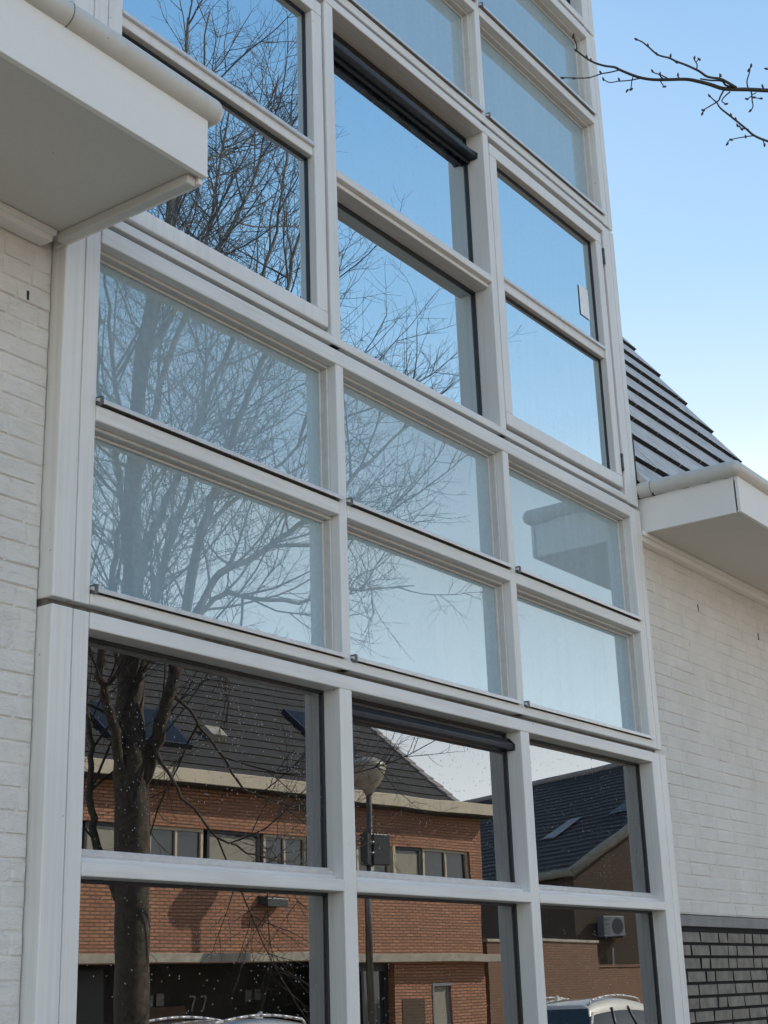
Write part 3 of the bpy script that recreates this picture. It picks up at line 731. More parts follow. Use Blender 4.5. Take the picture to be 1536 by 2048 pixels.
# ---- dark tiled house further away
def V(x, s, z): return Vector((x, 3.15 - s, z))
E0 = (42.8, 23.4); dd = (.414, .910); pp = (.910, -.414)
def HP(al, pe, z): return V(E0[0] + dd[0] * al + pp[0] * pe, E0[1] + dd[1] * al + pp[1] * pe, z)
nh = thing('dark_roofed_house', 'brown brick gabled house with blue black roof, mirrored in the right hand panes', 'house', (E0[0], 3.15 - E0[1], 0))
def quadmesh(name, polys, mats, parent, th=None):
    bm = NB()
    for pl in polys: bm.faces.new([bm.verts.new(p) for p in pl])
    if th: bmesh.ops.solidify(bm, geom=bm.faces[:], thickness=th)
    o = obj(name, bm, mats); o.parent = parent
    bpy.context.view_layer.update(); o.matrix_parent_inverse = parent.matrix_world.inverted(); return o
RP, RZ, EZ = 8.3, 10.1, 5.3
quadmesh('brick_wall', [[HP(.3, 0.3, 0), HP(.3, 16.3, 0), HP(.3, 16.3, EZ), HP(.3, RP, RZ - .15), HP(.3, .3, EZ)],
                        [HP(.3, .3, 0), HP(.3, .3, EZ), HP(22, .3, EZ), HP(22, .3, 0)],
                        [HP(22, .3, 0), HP(22, 16.3, 0), HP(22, 16.3, EZ), HP(22, RP, RZ - .15), HP(22, .3, EZ)],
                        [HP(.3, 16.3, 0), HP(22, 16.3, 0), HP(22, 16.3, EZ), HP(.3, 16.3, EZ)]], 'brownbrick', nh)
bm = NB()
n = 26
for k in range(n):
    t0, t1 = k / n, (k + 1.05) / n
    for sgn in (0, 1):
        def pt(al, t, up):
            pe = RP * t if sgn == 0 else 16.6 - RP * t
            return HP(al, pe, EZ + (RZ - EZ) * t + up)
        vs = [bm.verts.new(p) for p in (pt(0, t0, .07), pt(22.3, t0, .07), pt(22.3, t1, .02), pt(0, t1, .02), pt(0, t0, 0), pt(22.3, t0, 0))]
        bm.faces.new(vs[:4]); bm.faces.new((vs[0], vs[4], vs[5], vs[1]))
o = obj('roof', bm, 'navytile'); o.parent = nh; bpy.context.view_layer.update(); o.matrix_parent_inverse = nh.matrix_world.inverted(); nroof = o
def beam(name, pts, r, mn, parent, n=4):
    bm = NB()
    for a, b in zip(pts, pts[1:]): cyl(bm, a, b, r, n=n)
    o = obj(name, bm, mn); o.parent = parent; bpy.context.view_layer.update(); o.matrix_parent_inverse = parent.matrix_world.inverted(); return o
beam('verge_board', [HP(-.06, 0, EZ - .05), HP(-.06, RP, RZ - .05), HP(-.06, 16.6, EZ - .05)], .17, 'concrete', nh)
beam('eaves_gutter', [HP(-.06, 0, EZ - .05), HP(22, -.1, EZ - .05)], .17, 'concrete', nh)
beam('ridge_tiles', [HP(0, RP, RZ + .05), HP(22.3, RP, RZ + .05)], .15, 'verge', nroof, 8)
def on_slope(al0, al1, t0, t1, up, nm, mn, par):
    def pt(al, t): return HP(al, RP * t, EZ + (RZ - EZ) * t + up)
    return quadmesh(nm, [[pt(al0, t0), pt(al1, t0), pt(al1, t1), pt(al0, t1)]], mn, par)
on_slope(4.2, 5.0, .30, .46, .12, 'skylight', 'acwhite', nroof)
on_slope(.6, 2.2, .42, .62, .14, 'skylight', 'skyl', nroof)
# air conditioner and pipe on its wall
quadm = []
ac = thing('air_conditioner', 'pale outdoor air conditioning unit bracketed to the brown brick wall of the dark roofed house', 'air conditioner')
g = HP(.28, 1.57, 3.6)
ax = Vector((pp[0], -pp[1], 0)).normalized(); ay = Vector((-dd[0], dd[1], 0)).normalized()
mt = Matrix((ax, ay, Vector((0, 0, 1)))).transposed().to_4x4(); mt.translation = g
ac.matrix_world = mt
bm = NB(); bx(bm, -.45, .45, .05, .38, -.32, .32); obj('casing', bm, 'acwhite', ac, 0.02)
bm = NB(); cyl(bm, (.12, .381, 0), (.12, .392, 0), .25, n=28)
obj('fan_grille', bm, 'darkframe', ac)
bm = NB()
for k in range(4): bx(bm, -.40, -.24, .381, .388, -.22 + k * .13, -.16 + k * .13)
obj('side_vent', bm, 'lamp_metal', ac)
bm = NB(); bx(bm, -.38, -.34, .0, .36, -.36, -.325); bx(bm, .34, .38, .0, .36, -.36, -.325); obj('bracket', bm, 'lamp_metal', ac)
bm = NB(); bx(bm, .05, .13, .04, .10, -2.3, -.65); obj('pipe_cover', bm, 'acwhite', ac)
# garden walls
def wall_thing(label, x0, x1, s, zt, mb='wallbrick', cap='concrete', caph=.07):
    t = thing('garden_wall', label, 'wall', (x0, 3.15 - s, 0))
    bm = NB(); bx(bm, 0, x1 - x0, -.3, 0, 0, zt - caph); obj('brickwork', bm, mb, t)
    bm = NB(); bx(bm, -.03, x1 - x0 + .03, -.34, .04, zt - caph + .002, zt); obj('coping', bm, cap, t, .01)
wall_thing('taller sunlit brick garden wall with pale coping behind the parked cars', 30.6, 36.0, 19.0, 2.93)
wall_thing('low sunlit brick garden wall right of the taller one, brick coping', 36.06, 44.0, 20.0, 2.34, cap='wallbrick')

# ---- lamp post
lp = thing('street_lamp', 'slim street lamp with round beige hood and dark boxes, before the red brick house', 'street lamp', (23.05, 3.15 - 16.9, 0))
bm = NB(); cyl(bm, (0, 0, 0), (0, 0, 1.1), .10, n=18); cyl(bm, (0, 0, 1.1), (0, 0, 5.45), .075, .055, n=18); obj('pole', bm, 'lamp_metal', lp)
bm = NB(); lathe(bm, [(.06, 5.42), (.10, 5.50), (.24, 5.66), (.33, 5.84), (.36, 5.93), (.355, 5.97)], (0, 0, 0), 32); hood0 = obj('lamp_bowl', bm, 'lamp_hood', lp)
bm = NB(); lathe(bm, [(.37, 5.972), (.375, 6.02), (.30, 6.10), (.16, 6.16), (.05, 6.18)], (0, 0, 0), 32); obj('lamp_hood', bm, 'lamp_hood', lp)
bm = NB(); bx(bm, -.42, -.02, -.09, .05, 4.10, 4.68, mtx=Matrix.Rotation(R(-25), 4, 'Z')); bx(bm, .02, .46, -.05, .09, 4.12, 4.70, mtx=Matrix.Rotation(R(12), 4, 'Z')); obj('control_box', bm, 'darkpanel', lp, .015)
bm = NB(); cyl(bm, (0, 0, 4.3), (0, 0, 4.36), .1, n=18); cyl(bm, (0, 0, 4.5), (0, 0, 4.56), .1, n=18); obj('clamp', bm, 'lamp_metal', lp)

# ------------------------------------------------------------------ cars
def car(name, label, loc, rz, paint_k, L_=4.5, H=1.52, W=1.82, kind='estate', flip=False, group='cars parked across the street'):
    t = thing(name, label, 'car', loc, rz, group)
    hw = W / 2
    # side profile of the lower body (x forward, z up)
    def loft(profile_fn, xs, mats):
        bm = NB(); rings = []
        for x in xs:
            rings.append([bm.verts.new(p) for p in profile_fn(x)])
        n = len(rings[0])
        for a, b in zip(rings, rings[1:]):
            for i in range(n):
                f = bm.faces.new((a[i], a[(i + 1) % n], b[(i + 1) % n], b[i])); f.smooth = True
        bm.faces.new(rings[0][::-1]); bm.faces.new(rings[-1])
        return bm
    half = L_ / 2
    def top(x):
        u = (x + half) / L_
        if u < .06: return .62 + (.92 - .62) * math.sqrt(u / .06)
        if u > .93: return .60 + .22 * math.sqrt(max(0, (1 - u) / .07))
        if u > .70: return .82 + .13 * (0.93 - u) / .23
        return .94
    def low(x):
        def wid(z):
            e = min(1, (half - abs(x)) / .35 + .25); return hw * (0.80 + .2 * math.sqrt(max(0, min(1, e)))) * (1 if z < .7 else .985)
        zt = top(x)
        return [(x, -wid(.2) * .94, .2), (x, -wid(.45), .38), (x, -wid(.6), .62), (x, -wid(.8) * .97, zt - .05), (x, -wid(.9) * .88, zt),
                (x, wid(.9) * .88, zt), (x, wid(.8) * .97, zt - .05), (x, wid(.6), .62), (x, wid(.45), .38), (x, wid(.2) * .94, .2)]
    xs = [-half + L_ * k / 32 for k in range(33)]
    bm = loft(low, xs, None)
    body = obj('body', bm, paint_k, t)
    # greenhouse: front x=+.  roof outline
    rb, rf_, base_b, base_f = -half + .62, half - 1.95, -half + .18, half - 1.05
    if kind == 'hatch': rb = -half + .75
    def gh(z0, z1, k0=0.0, inset=0.0):
        pass
    prof = []
    def roofz(u): return H - .10 * (2 * u - 1) ** 2 * .9 - .0
    bm = NB(); rings = []
    NS = 22
    for i in range(NS + 1):
        u = i / NS
        # leaning ends: bottom goes from base_b..base_f, top goes rb..rf_
        ring = []
        for (f, yy) in ((0, hw * .90), (.35, hw * .86), (.75, hw * .79), (.93, hw * .73), (1.0, hw * .60)):
            xb = base_b + (base_f - base_b) * u; xt = rb + (rf_ - rb) * u
            ff = math.sin(f * math.pi / 2) if f > .75 else f
            x = xb + (xt - xb) * f; z = .90 + (roofz(u) - .90) * f
            ring.append((x, yy, z))
        ring = [(x, -y, z) for x, y, z in ring] + [(x, y, z) for x, y, z in reversed(ring)]
        rings.append([bm.verts.new(p) for p in ring])
    n = 10
    for a_, b_ in zip(rings, rings[1:]):
        for i in range(n - 1):
            f = bm.faces.new((a_[i], a_[i + 1], b_[i + 1], b_[i])); f.smooth = True
            side = i in (0, 1, 6 + 1, 8)
            f.material_index = 1 if i in (0, 1, 7, 8) else 0
    for rr in (rings[0], rings[-1]):
        for i in range(4):
            f = bm.faces.new((rr[i], rr[i + 1], rr[8 - i], rr[9 - i])); f.material_index = 1 if i < 3 else 0
    # pillars stay painted
    cab = obj('cabin', bm, [paint_k, 'car_glass'], t)
    for u in (0.02, .33, .62, .985):
        for sg in (-1, 1):
            bm = NB()
            p0 = Vector((base_b + (base_f - base_b) * u, sg * hw * .905, .90)); p1 = Vector((rb + (rf_ - rb) * u, sg * hw * .775, .90 + (roofz(u) - .90) * .82))
            cyl(bm, p0, p1, .035, .028, n=8); obj('pillar', bm, paint_k if u in (.02, .985) else 'darkframe', t)
    for sg in (-1, 1):
        bm = NB(); pts = []
        for i in range(9):
            u = .08 + .84 * i / 8; pts.append(Vector((rb + (rf_ - rb) * u, sg * hw * .68, roofz(u) + .035)))
        for a_, b_ in zip(pts, pts[1:]): cyl(bm, a_, b_, .016, n=8)
        cyl(bm, pts[0], pts[0] - Vector((.06, 0, .06)), .016, n=8); cyl(bm, pts[-1], pts[-1] + Vector((.08, 0, -.06)), .016, n=8)
        obj('roof_rail', bm, 'alu', t)
        bm = NB(); bmesh.ops.create_uvsphere(bm, u_segments=12, v_segments=8, radius=.11, matrix=Matrix.Translation((base_f - .25, sg * (hw + .06), .98)) @ Matrix.Diagonal((.7, 1, .75, 1))); obj('mirror', bm, paint_k, t)
    bm = NB(); prism(bm, [(rb + .18, H - .02), (rb + .34, H - .0), (rb + .20, H + .07)], -.02, .02, 'y'); obj('antenna_fin', bm, paint_k, t)
    for sx in (-1, 1):
        for sg in (-1, 1):
            c = Vector((sx * (half - .88), sg * (hw - .10), .33))
            bm = NB(); cyl(bm, c - Vector((0, .11, 0)), c + Vector((0, .11, 0)), .33, n=28)
            wh = obj('wheel', bm, 'tyre', t, .02)
            bm = NB(); cyl(bm, c + Vector((0, sg * .09, 0)), c + Vector((0, sg * .118, 0)), .22, n=24); obj('rim', bm, 'rim', wh)
    for sg in (-1, 1):
        bm = NB(); bx(bm, half - .22, half - .045, sg * hw * .62 - .16, sg * hw * .62 + .16, .60, .72); obj('headlight', bm, 'clearlens', t, .02)
        bm = NB(); bx(bm, -half + .02, -half + .16, sg * hw * .72 - .10, sg * hw * .72 + .10, .62, .84); obj('tail_light', bm, 'redlens', t, .02)
    return t
car('parked_car', 'cream estate car with roof rails parked nearest the brick garden wall', (22.7, 3.15 - 12.0, -.12), R(0), 'car_cream', 4.5, 1.67)
car('parked_car', 'silver estate car with bright roof rails parked beside the tree trunk', (12.75, 3.15 - 12.1, -.12), R(180), 'car_silver', 4.5, 1.61)
car('parked_car', 'dark blue hatchback parked behind the cream car, only its roof showing', (33.0, 3.15 - 14.9, -.12), R(180), 'car_navy', 4.1, 1.44, 1.75, 'hatch')

# ------------------------------------------------------------------ trees
class Tubes:
    def __init__(s): s.v = []; s.f = []; s.n = 0
    def add(s, pts, radii, sides):
        pts = np.asarray(pts, float); k = len(pts)
        tang = np.gradient(pts, axis=0); tang /= (np.linalg.norm(tang, axis=1)[:, None] + 1e-9)
        ref = np.array([0.31, 0.57, 0.76]); ref = ref if abs(tang[0] @ ref) < .95 else np.array([1., 0, 0])
        u = np.cross(tang, ref); u /= (np.linalg.norm(u, axis=1)[:, None] + 1e-9); w_ = np.cross(tang, u)
        an = np.arange(sides) * 2 * np.pi / sides
        ring = (u[:, None, :] * np.cos(an)[None, :, None] + w_[:, None, :] * np.sin(an)[None, :, None]) * np.asarray(radii)[:, None, None] + pts[:, None, :]
        s.v.append(ring.reshape(-1, 3))
        b = s.n; i = np.arange(k - 1)[:, None]; j = np.arange(sides)[None, :]
        a = b + i * sides + j; c = b + i * sides + (j + 1) % sides
        s.f.append(np.stack([a, c, c + sides, a + sides], -1).reshape(-1, 4))
        s.n += k * sides
    def build(s, name, mn, parent, world=True):
        v = np.concatenate(s.v); f = np.concatenate(s.f)
        me = bpy.data.meshes.new(name); me.vertices.add(len(v)); me.vertices.foreach_set('co', v.ravel())
        me.loops.add(f.size); me.loops.foreach_set('vertex_index', f.ravel().astype(np.int32))
        me.polygons.add(len(f)); me.polygons.foreach_set('loop_start', np.arange(0, f.size, 4, dtype=np.int32))
        me.polygons.foreach_set('loop_total', np.full(len(f), 4, dtype=np.int32))
        me.polygons.foreach_set('use_smooth', np.ones(len(f), dtype=bool))
        me.update(calc_edges=True); me.validate(); me.materials.append(M[mn])
        o = bpy.data.objects.new(name, me); COL.objects.link(o); o.parent = parent
        if world:
            bpy.context.view_layer.update(); o.matrix_parent_inverse = parent.matrix_world.inverted()
        return o
def smooth(pts, per=5):
    P = [np.array(p, float) for p in pts]; P = [2 * P[0] - P[1]] + P + [2 * P[-1] - P[-2]]; out = []
    for i in range(1, len(P) - 2):
        for k in range(per):
            t = k / per; p0, p1, p2, p3 = P[i - 1:i + 3]
            out.append(.5 * ((2 * p1) + (-p0 + p2) * t + (2 * p0 - 5 * p1 + 4 * p2 - p3) * t * t + (-p0 + 3 * p1 - 3 * p2 + p3) * t ** 3))
    out.append(P[-2]); return np.array(out)
def grow(rng, start, d, length, r0, r1, seg, wig, up):
    pts = [start]; d = d / np.linalg.norm(d); st = length / seg; bend = rng.normal(0, 1, 3) * wig * .5
    for _ in range(seg):
        d = d + bend * .35 + rng.normal(0, 1, 3) * wig + np.array([0, 0, up]); d /= np.linalg.norm(d)
        pts.append(pts[-1] + d * st)
    return np.array(pts), np.linspace(r0, r1, seg + 1)
def kids(rng, pts, rad, tube, level, spec, xlim=None):
    nper, lng, rr, seg, wig, up, sides, ang = spec[level]
    L_ = np.sum(np.linalg.norm(np.diff(pts, axis=0), axis=1))
    n = max(2, int(round(nper * L_)))
    for q in range(n):
        t = rng.uniform(.12 if level else .08, 1.0); i = min(int(t * (len(pts) - 1)), len(pts) - 2); f = t * (len(pts) - 1) - i
        p = pts[i] * (1 - f) + pts[i + 1] * f; tg = pts[i + 1] - pts[i]; tg = tg / (np.linalg.norm(tg) + 1e-9)
        rd = rng.normal(0, 1, 3); rd -= (rd @ tg) * tg; rd /= np.linalg.norm(rd)
        a = math.radians(rng.uniform(*ang)); d = tg * math.cos(a) + rd * math.sin(a)
        ln = lng * rng.uniform(.5, 1.25) * (1.15 - .55 * t); r0 = min(rr * rng.uniform(.8, 1.2), rad[i] * .8)
        np_, nr = grow(rng, p, d, ln, r0, max(r0 * .35, .0012), seg, wig, up)
        tube[min(level, len(tube) - 1)].add(np_, nr, sides)
        if level + 1 < len(spec): kids(rng, np_, nr, tube, level + 1, spec)
LIMBS = {
 'trunk': ([(9.46, -6.35, -.15), (9.45, -6.35, .5), (9.45, -6.35, 1.55), (9.41, -6.35, 2.79), (9.35, -6.35, 3.8), (9.32, -6.35, 4.8), (9.33, -6.35, 5.38), (9.41, -6.45, 6.56), (9.63, -6.55, 7.99), (10.0, -6.65, 9.38), (10.3, -6.75, 10.88), (10.5, -6.85, 12.6)], [.20, .165, .155, .155, .150, .105, .098, .085, .066, .05, .034, .016]),
 'l1': ([(9.34, -6.35, 5.33), (9.67, -6.25, 6.33), (9.94, -6.15, 7.01), (10.24, -6.05, 7.84), (10.76, -5.95, 9.04), (10.99, -5.85, 10.09), (11.1, -5.8, 11.3)], .052),
 'l2': ([(9.40, -6.32, 3.45), (9.48, -6.15, 3.96), (9.50, -5.95, 4.66), (9.63, -5.75, 5.91), (9.8, -5.65, 6.53), (10.12, -5.55, 7.44), (10.48, -5.45, 8.31), (10.8, -5.4, 9.6)], .085),
 'l3': ([(9.48, -5.97, 4.5), (9.88, -5.85, 5.44), (10.57, -5.75, 5.93), (11.34, -5.65, 6.52), (12.32, -5.55, 7.44), (13.37, -5.55, 8.25)], .055),
 'l4': ([(9.50, -5.95, 4.66), (10.17, -6.05, 5.39), (11.28, -6.15, 5.6), (12.5, -6.15, 5.98), (13.8, -6.15, 6.31)], .040),
 'l0': ([(9.36, -6.4, 2.5), (9.2, -6.55, 3.0), (9.12, -6.6, 3.45), (9.16, -6.65, 3.92), (9.14, -6.75, 4.48), (9.0, -6.85, 5.35), (8.9, -6.9, 6.4)], .055),
 'l5': ([(9.32, -6.35, 3.5), (9.02, -6.25, 4.1), (8.78, -6.15, 4.54), (8.86, -6.15, 5.24), (8.88, -6.05, 6.08), (8.51, -5.95, 6.92), (8.4, -5.9, 7.9)], .062),
 'l6': ([(9.34, -6.35, 4.1), (9.9, -6.75, 4.98), (10.41, -7.05, 5.91), (11.19, -7.35, 7.21), (11.67, -7.65, 8.4), (12.15, -7.85, 9.61)], .055),
 'l7': ([(9.32, -6.35, 5.4), (8.84, -5.95, 6.48), (8.4, -5.65, 6.94), (8.1, -5.45, 7.56), (7.9, -5.3, 8.5)], .045),
 'd1': ([(9.45, -6.15, 3.9), (9.55, -5.95, 3.5), (9.85, -5.75, 3.1), (10.35, -5.65, 2.91), (10.8, -5.6, 2.9)], .022),
 'd2': ([(9.5, -6.0, 4.4), (9.86, -5.85, 3.96), (10.22, -5.75, 3.53), (10.74, -5.65, 3.42), (11.22, -5.55, 3.48)], .020),
 'l8': ([(9.41, -6.45, 6.3), (10.11, -6.75, 7.84), (10.93, -7.05, 9.42), (11.63, -7.35, 11.3), (12.2, -7.6, 13.0)], .055),
 'l9': ([(9.60, -6.5, 7.8), (10.32, -6.45, 9.11), (11.02, -6.35, 10.34), (11.39, -6.25, 12.02)], .045),
 'lc': ([(10.57, -5.75, 5.93), (11.8, -5.5, 6.3), (12.9, -5.3, 6.7)], .028),
 'ld': ([(9.63, -5.75, 5.91), (10.7, -5.4, 7.0), (11.5, -5.2, 8.2)], .028),
 'la': ([(9.45, -6.5, 7.0), (9.3, -6.0, 8.3), (9.3, -5.7, 9.8), (9.4, -5.5, 11.4)], .045),
}
def main_tree():
    rng = np.random.default_rng(12)
    t = thing('street_tree', 'large bare tree with forked trunk mirrored across the left column of windows', 'tree', (9.46, -6.35, -.12))
    crown = Tubes(); crown2 = Tubes()
    #        per m, length, radius, seg, wiggle, up, sides, angle
    spec = [(3.7, 2.0, .012, 9, .085, .06, 5, (22, 55)), (6.2, .85, .0048, 6, .11, .025, 4, (28, 60)), (8.0, .30, .0026, 4, .13, .02, 3, (30, 75))]
    for k, (pts, r) in LIMBS.items():
        P = smooth(pts); n = len(P)
        if k == 'trunk': rad = np.interp(np.linspace(0, 1, n), np.linspace(0, 1, len(r)), r)
        else: rad = np.linspace(1, .20, n) * r * .82
        rad = rad * (1 + rng.normal(0, .03, n)); P = P + rng.normal(0, .012, P.shape) * (1 if k != 'trunk' else .5)
        tb = Tubes(); tb.add(P, rad, 14 if k == 'trunk' else 9); tb.build('trunk' if k == 'trunk' else 'limb', 'bark', t)
        if k == 'trunk': i0 = int(n * .42)
        else: i0 = 2
        kids(rng, P[i0:], rad[i0:], [crown, crown2], 0, spec)
    crown.build('branches', 'twig', t); crown2.build('crown', 'twig', t)
main_tree()

def near_tree():
    """bare tree beside the camera; one twig reaches into the picture"""
    t = thing('bare_tree', 'bare twig with small buds reaching in from the right against the sky', 'tree', (3.5, -4.6, 0))
    rng = np.random.default_rng(5)
    tr = Tubes(); P = smooth([(3.5, -4.6, -.1), (3.5, -4.6, 1.2), (3.47, -4.56, 2.6), (3.5, -4.6, 4.2), (3.55, -4.7, 6.0)]); tr.add(P, np.linspace(.11, .03, len(P)), 14); tr.build('trunk', 'bark', t)
    lm = Tubes(); cw = Tubes()
    spec = [(2.2, .8, .008, 6, .12, .05, 5, (30, 60)), (5, .3, .003, 4, .14, .03, 4, (30, 70))]
    for q in ([(3.5, -4.6, 3.2), (3.9, -5.3, 4.0), (4.2, -5.9, 5.2)], [(3.5, -4.6, 3.6), (3.0, -5.3, 4.5), (2.6, -5.8, 5.6)], [(3.5, -4.6, 4.0), (3.7, -5.2, 5.2), (3.9, -5.4, 6.4)]):
        P = smooth(q); rad = np.linspace(.035, .012, len(P)); lm.add(P, rad, 8); kids(rng, P, rad, [cw, cw], 0, spec)
    cam0 = np.array([0., -3, 1.7]); r_ = np.array(cr); u_ = np.array(cu); f_ = np.array(cf)
    return t, lm, cw
near, nlm, ncw = near_tree()
# hero twig: [x, y, z, radius]; measured from the photograph as a twig 2.3 m from the lens
TW = [
 (0.0060, 0.0020, [(1.898, -2.4355, 2.9655), (1.8523, -2.4153, 2.9503), (1.8325, -2.3935, 2.9507), (1.8018, -2.3682, 2.9462), (1.7746, -2.3576, 2.9433), (1.7567, -2.3457, 2.9443), (1.7406, -2.3352, 2.9434), (1.7222, -2.3167, 2.9409), (1.7045, -2.3003, 2.9383), (1.6873, -2.2884, 2.9372), (1.6698, -2.2793, 2.938), (1.6528, -2.2722, 2.9388), (1.6404, -2.2706, 2.9367), (1.6248, -2.2617, 2.9345), (1.6072, -2.2531, 2.9348), (1.5889, -2.2474, 2.9375), (1.5731, -2.245, 2.939)]),
 (0.0018, 0.0012, [(1.5736, -2.247, 2.9395), (1.5626, -2.2518, 2.9391), (1.5479, -2.2557, 2.9427)]),
 (0.0020, 0.0014, [(1.653, -2.2721, 2.9385), (1.6411, -2.2641, 2.9319), (1.6281, -2.2547, 2.9258), (1.6152, -2.2428, 2.918), (1.6004, -2.2324, 2.9133), (1.5879, -2.2276, 2.909), (1.5741, -2.2202, 2.9046)]),
 (0.0018, 0.0012, [(1.6876, -2.2882, 2.9367), (1.6739, -2.2765, 2.9307), (1.6594, -2.2655, 2.926), (1.6468, -2.2579, 2.9205), (1.633, -2.2549, 2.9194)]),
 (0.0016, 0.0012, [(1.6739, -2.2824, 2.9341), (1.6767, -2.2782, 2.928), (1.6798, -2.2749, 2.9216), (1.679, -2.2688, 2.9191)]),
 (0.0012, 0.0010, [(1.6798, -2.2749, 2.9216), (1.6819, -2.2759, 2.9194)]),
 (0.0038, 0.0016, [(1.8155, -2.3806, 2.9507), (1.7913, -2.3773, 2.9475), (1.7768, -2.3725, 2.9477), (1.7598, -2.3601, 2.9474), (1.7353, -2.3575, 2.9446), (1.708, -2.35, 2.9427), (1.684, -2.3453, 2.9375), (1.6697, -2.3411, 2.937), (1.6453, -2.3348, 2.9313), (1.6202, -2.3337, 2.9291), (1.6045, -2.3308, 2.9307), (1.5912, -2.3276, 2.929)]),
 (0.0030, 0.0020, [(1.815, -2.3786, 2.9505), (1.8003, -2.3715, 2.95), (1.787, -2.3707, 2.9504), (1.7718, -2.3594, 2.9482), (1.7569, -2.3503, 2.9465)]),
 (0.0018, 0.0013, [(1.7331, -2.3555, 2.9466), (1.7293, -2.3579, 2.953), (1.7256, -2.3567, 2.9575), (1.7233, -2.3577, 2.9612)]),
 (0.0013, 0.0011, [(1.7275, -2.3579, 2.9556), (1.7273, -2.3626, 2.9582)]),
 (0.0018, 0.0013, [(1.7206, -2.3154, 2.9425), (1.7054, -2.3104, 2.9428), (1.7005, -2.3041, 2.9459), (1.6968, -2.3018, 2.9497)]),
 (0.0022, 0.0016, [(1.7182, -2.3099, 2.9428), (1.7149, -2.3073, 2.9458), (1.7117, -2.3082, 2.9508)]),
 (0.0016, 0.0013, [(1.7168, -2.3049, 2.9419), (1.7205, -2.306, 2.9374), (1.7237, -2.3074, 2.9337)]),
 (0.0020, 0.0016, [(1.7363, -2.3273, 2.9452), (1.7338, -2.3261, 2.948), (1.7315, -2.3269, 2.9516)]),
 (0.0020, 0.0014, [(1.8313, -2.393, 2.9522), (1.8258, -2.3948, 2.9611), (1.8214, -2.4015, 2.9705), (1.8165, -2.4068, 2.98)]),
 (0.0022, 0.0014, [(1.8337, -2.3962, 2.9502), (1.8381, -2.3951, 2.9432), (1.8421, -2.3933, 2.9364), (1.8463, -2.3919, 2.9294), (1.8479, -2.3862, 2.9241)]),
 (0.0015, 0.0012, [(1.8386, -2.3948, 2.9424), (1.8382, -2.3899, 2.9406), (1.8375, -2.3864, 2.9398)]),
 (0.0015, 0.0012, [(1.84, -2.3946, 2.9401), (1.8427, -2.4, 2.9387), (1.8459, -2.4062, 2.937)]),
 (0.0015, 0.0012, [(1.8391, -2.4022, 2.9451), (1.8379, -2.396, 2.9439)]),
 (0.0024, 0.0015, [(1.8023, -2.366, 2.9442), (1.7964, -2.3623, 2.9325), (1.798, -2.3578, 2.928), (1.7885, -2.3487, 2.9184), (1.7786, -2.3387, 2.909)]),
 (0.0016, 0.0012, [(1.7795, -2.3429, 2.91), (1.7806, -2.3374, 2.9053)]),
 (0.0020, 0.0014, [(1.8071, -2.3743, 2.9415), (1.8069, -2.3662, 2.9377), (1.8001, -2.3624, 2.9272), (1.8047, -2.3665, 2.9225)]),
 (0.0020, 0.0013, [(1.798, -2.3554, 2.9266), (1.7861, -2.3549, 2.9253), (1.7798, -2.3507, 2.9322)]),
 (0.0034, 0.0020, [(1.928, -2.4145, 2.8898), (1.8939, -2.3919, 2.8941), (1.8742, -2.3791, 2.8991), (1.8565, -2.3736, 2.9045), (1.8358, -2.3655, 2.913), (1.8167, -2.3587, 2.9193), (1.803, -2.357, 2.9201), (1.798, -2.3554, 2.9266)]),
 (0.0018, 0.0012, [(1.8742, -2.3791, 2.8991), (1.8618, -2.3703, 2.8947), (1.8465, -2.3515, 2.889), (1.8473, -2.3442, 2.8838)]),
 (0.0016, 0.0012, [(1.8587, -2.377, 2.903), (1.8537, -2.3683, 2.906), (1.8408, -2.3666, 2.906)]),
 (0.0016, 0.0012, [(1.8545, -2.3678, 2.9047), (1.8429, -2.3693, 2.9042)]),
 (0.0016, 0.0012, [(1.89, -2.3858, 2.897), (1.8947, -2.3857, 2.8896)]),
 (0.0022, 0.0016, [(1.8584, -2.4519, 2.9761), (1.8402, -2.4283, 2.9739), (1.8358, -2.4206, 2.9769)]),
 (0.0016, 0.0013, [(1.7768, -2.3725, 2.9477), (1.7745, -2.3728, 2.9511), (1.7745, -2.3759, 2.9527)]),
 (0.0020, 0.0016, [(1.8484, -2.4105, 2.9539), (1.8459, -2.4097, 2.9571)]),
]
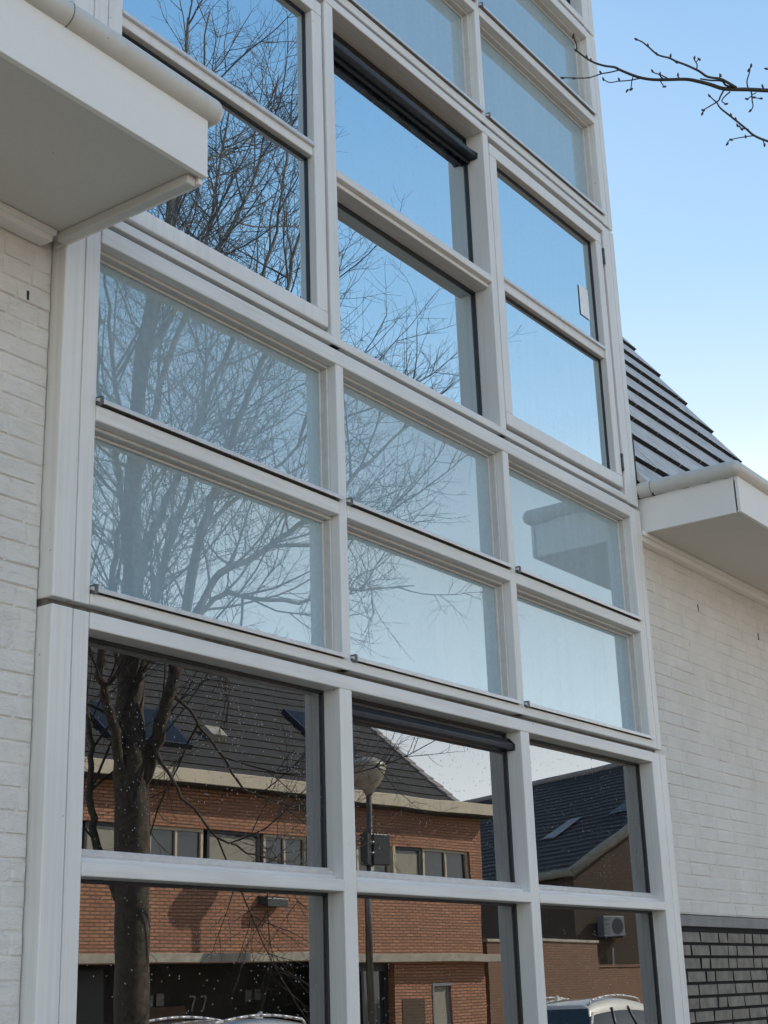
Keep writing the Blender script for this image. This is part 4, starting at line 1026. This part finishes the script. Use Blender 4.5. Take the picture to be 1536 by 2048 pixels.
BUDS = [
 ((1.6528, -2.3037, 2.9742), (1.6496, -2.3008, 2.9767)),
 ((1.6644, -2.314, 2.9645), (1.6617, -2.3147, 2.9685)),
 ((1.6756, -2.3218, 2.954), (1.6731, -2.3211, 2.957)),
 ((1.6853, -2.3369, 2.949), (1.6832, -2.3388, 2.9528)),
 ((1.7012, -2.3653, 2.9423), (1.6996, -2.3671, 2.9452)),
 ((1.7052, -2.372, 2.9401), (1.703, -2.3703, 2.9423)),
 ((1.608, -2.2256, 2.9863), (1.605, -2.2294, 2.9923)),
 ((1.6193, -2.2248, 2.9716), (1.6154, -2.2226, 2.9751)),
 ((1.6308, -2.2341, 2.9625), (1.628, -2.2345, 2.9663)),
 ((1.6356, -2.2373, 2.9582), (1.6335, -2.2387, 2.9617)),
 ((1.6276, -2.1975, 2.9438), (1.624, -2.1917, 2.9446)),
 ((1.6352, -2.21, 2.9417), (1.633, -2.2068, 2.9427)),
 ((1.6566, -2.2448, 2.935), (1.654, -2.2448, 2.9385)),
 ((1.6675, -2.264, 2.9319), (1.6649, -2.264, 2.9354)),
 ((1.6503, -2.2446, 2.9433), (1.6478, -2.2439, 2.9463)),
 ((1.6788, -2.2699, 2.9201), (1.6793, -2.2677, 2.9181)),
 ((1.681, -2.2759, 2.9206), (1.6808, -2.2734, 2.9194)),
 ((1.6841, -2.309, 2.9355), (1.681, -2.3082, 2.9392)),
 ((1.6902, -2.316, 2.931), (1.6886, -2.318, 2.9344)),
 ((1.7012, -2.3186, 2.9172), (1.6998, -2.3149, 2.9171)),
 ((1.7025, -2.3381, 2.9262), (1.7003, -2.3395, 2.93)),
 ((1.7399, -2.4316, 2.9206), (1.7375, -2.4336, 2.9249)),
 ((1.7407, -2.4266, 2.917), (1.7397, -2.4287, 2.9195)),
 ((1.767, -2.4148, 2.8726), (1.7672, -2.4115, 2.8708)),
 ((1.7585, -2.4148, 2.8854), (1.7566, -2.4122, 2.8869)),
 ((1.7659, -2.4327, 2.8831), (1.7645, -2.4296, 2.8837)),
 ((1.7407, -2.3571, 2.8818), (1.738, -2.353, 2.8836)),
 ((1.7408, -2.3535, 2.8797), (1.7417, -2.3514, 2.8771)),
 ((1.7496, -2.3877, 2.885), (1.7485, -2.3844, 2.8847)),
 ((1.7357, -2.3697, 2.8958), (1.732, -2.3677, 2.9001)),
 ((1.7594, -2.3877, 2.8702), (1.758, -2.388, 2.8725)),
 ((1.7647, -2.3918, 2.8644), (1.7633, -2.3922, 2.8668)),
 ((1.7703, -2.392, 2.8561), (1.7677, -2.3912, 2.8596)),
 ((1.7747, -2.3963, 2.8514), (1.7726, -2.3945, 2.8538)),
 ((1.775, -2.3791, 2.8418), (1.7733, -2.3768, 2.8432)),
 ((1.7747, -2.3726, 2.8388), (1.7749, -2.3701, 2.8371)),
 ((1.7957, -2.4181, 2.8299), (1.7971, -2.4172, 2.8273)),
 ((1.7282, -2.391, 2.9176), (1.7262, -2.3904, 2.9201)),
 ((1.7594, -2.4382, 2.8954), (1.7569, -2.4381, 2.8989)),
 ((1.7499, -2.4509, 2.9151), (1.7481, -2.4477, 2.9163)),
 ((1.6935, -2.3439, 2.9416), (1.6923, -2.3415, 2.942)),
 ((1.7811, -2.3973, 2.8421), (1.7799, -2.3976, 2.8442)),
 ((1.761, -2.4237, 2.8862), (1.7602, -2.422, 2.8865)),
]
TWT = Tubes()
for r0, r1, pts in TW:
    P = smooth(pts, 4); rad = np.linspace(r0, r1, len(P)) * 0.55
    TWT.add(P, rad, 8)
# the limb that carries the twigs, out of the picture
TWT.add(smooth([(3.48, -4.58, 2.9), (3.1, -4.1, 3.2), (2.7, -3.4, 3.3), TW[0][2][0]], 5), np.linspace(.03, .0034, 16), 10)
TWT.add(smooth([(2.9, -3.8, 3.25), (2.5, -3.1, 3.1), [t for t in TW if len(t[2]) == 8][0][2][0]], 5), np.linspace(.012, .002, 11), 8)
TWT.add(smooth([(2.9, -3.8, 3.25), (2.4, -2.9, 3.3), TW[-3][2][0]], 5), np.linspace(.010, .0015, 11), 8)
TWT.build('twig', 'twig', near)
nlm.build('limb', 'bark', near); ncw.build('crown', 'twig', near)
for a, b in BUDS:
    a = np.array(a); b = np.array(b); L_ = np.linalg.norm(b - a); d = (b - a) / L_; L_ = max(L_, .006); c = (a + b) / 2
    BT = Tubes(); BT.add(c + d * (np.array([-.5, -.35, -.12, .12, .35, .52]) * L_)[:, None], np.array([.12, .20, .25, .22, .12, .01]) * min(L_, .016) * 1.1, 8)
    BT.build('bud', 'bud', near)
bpy.context.view_layer.update()
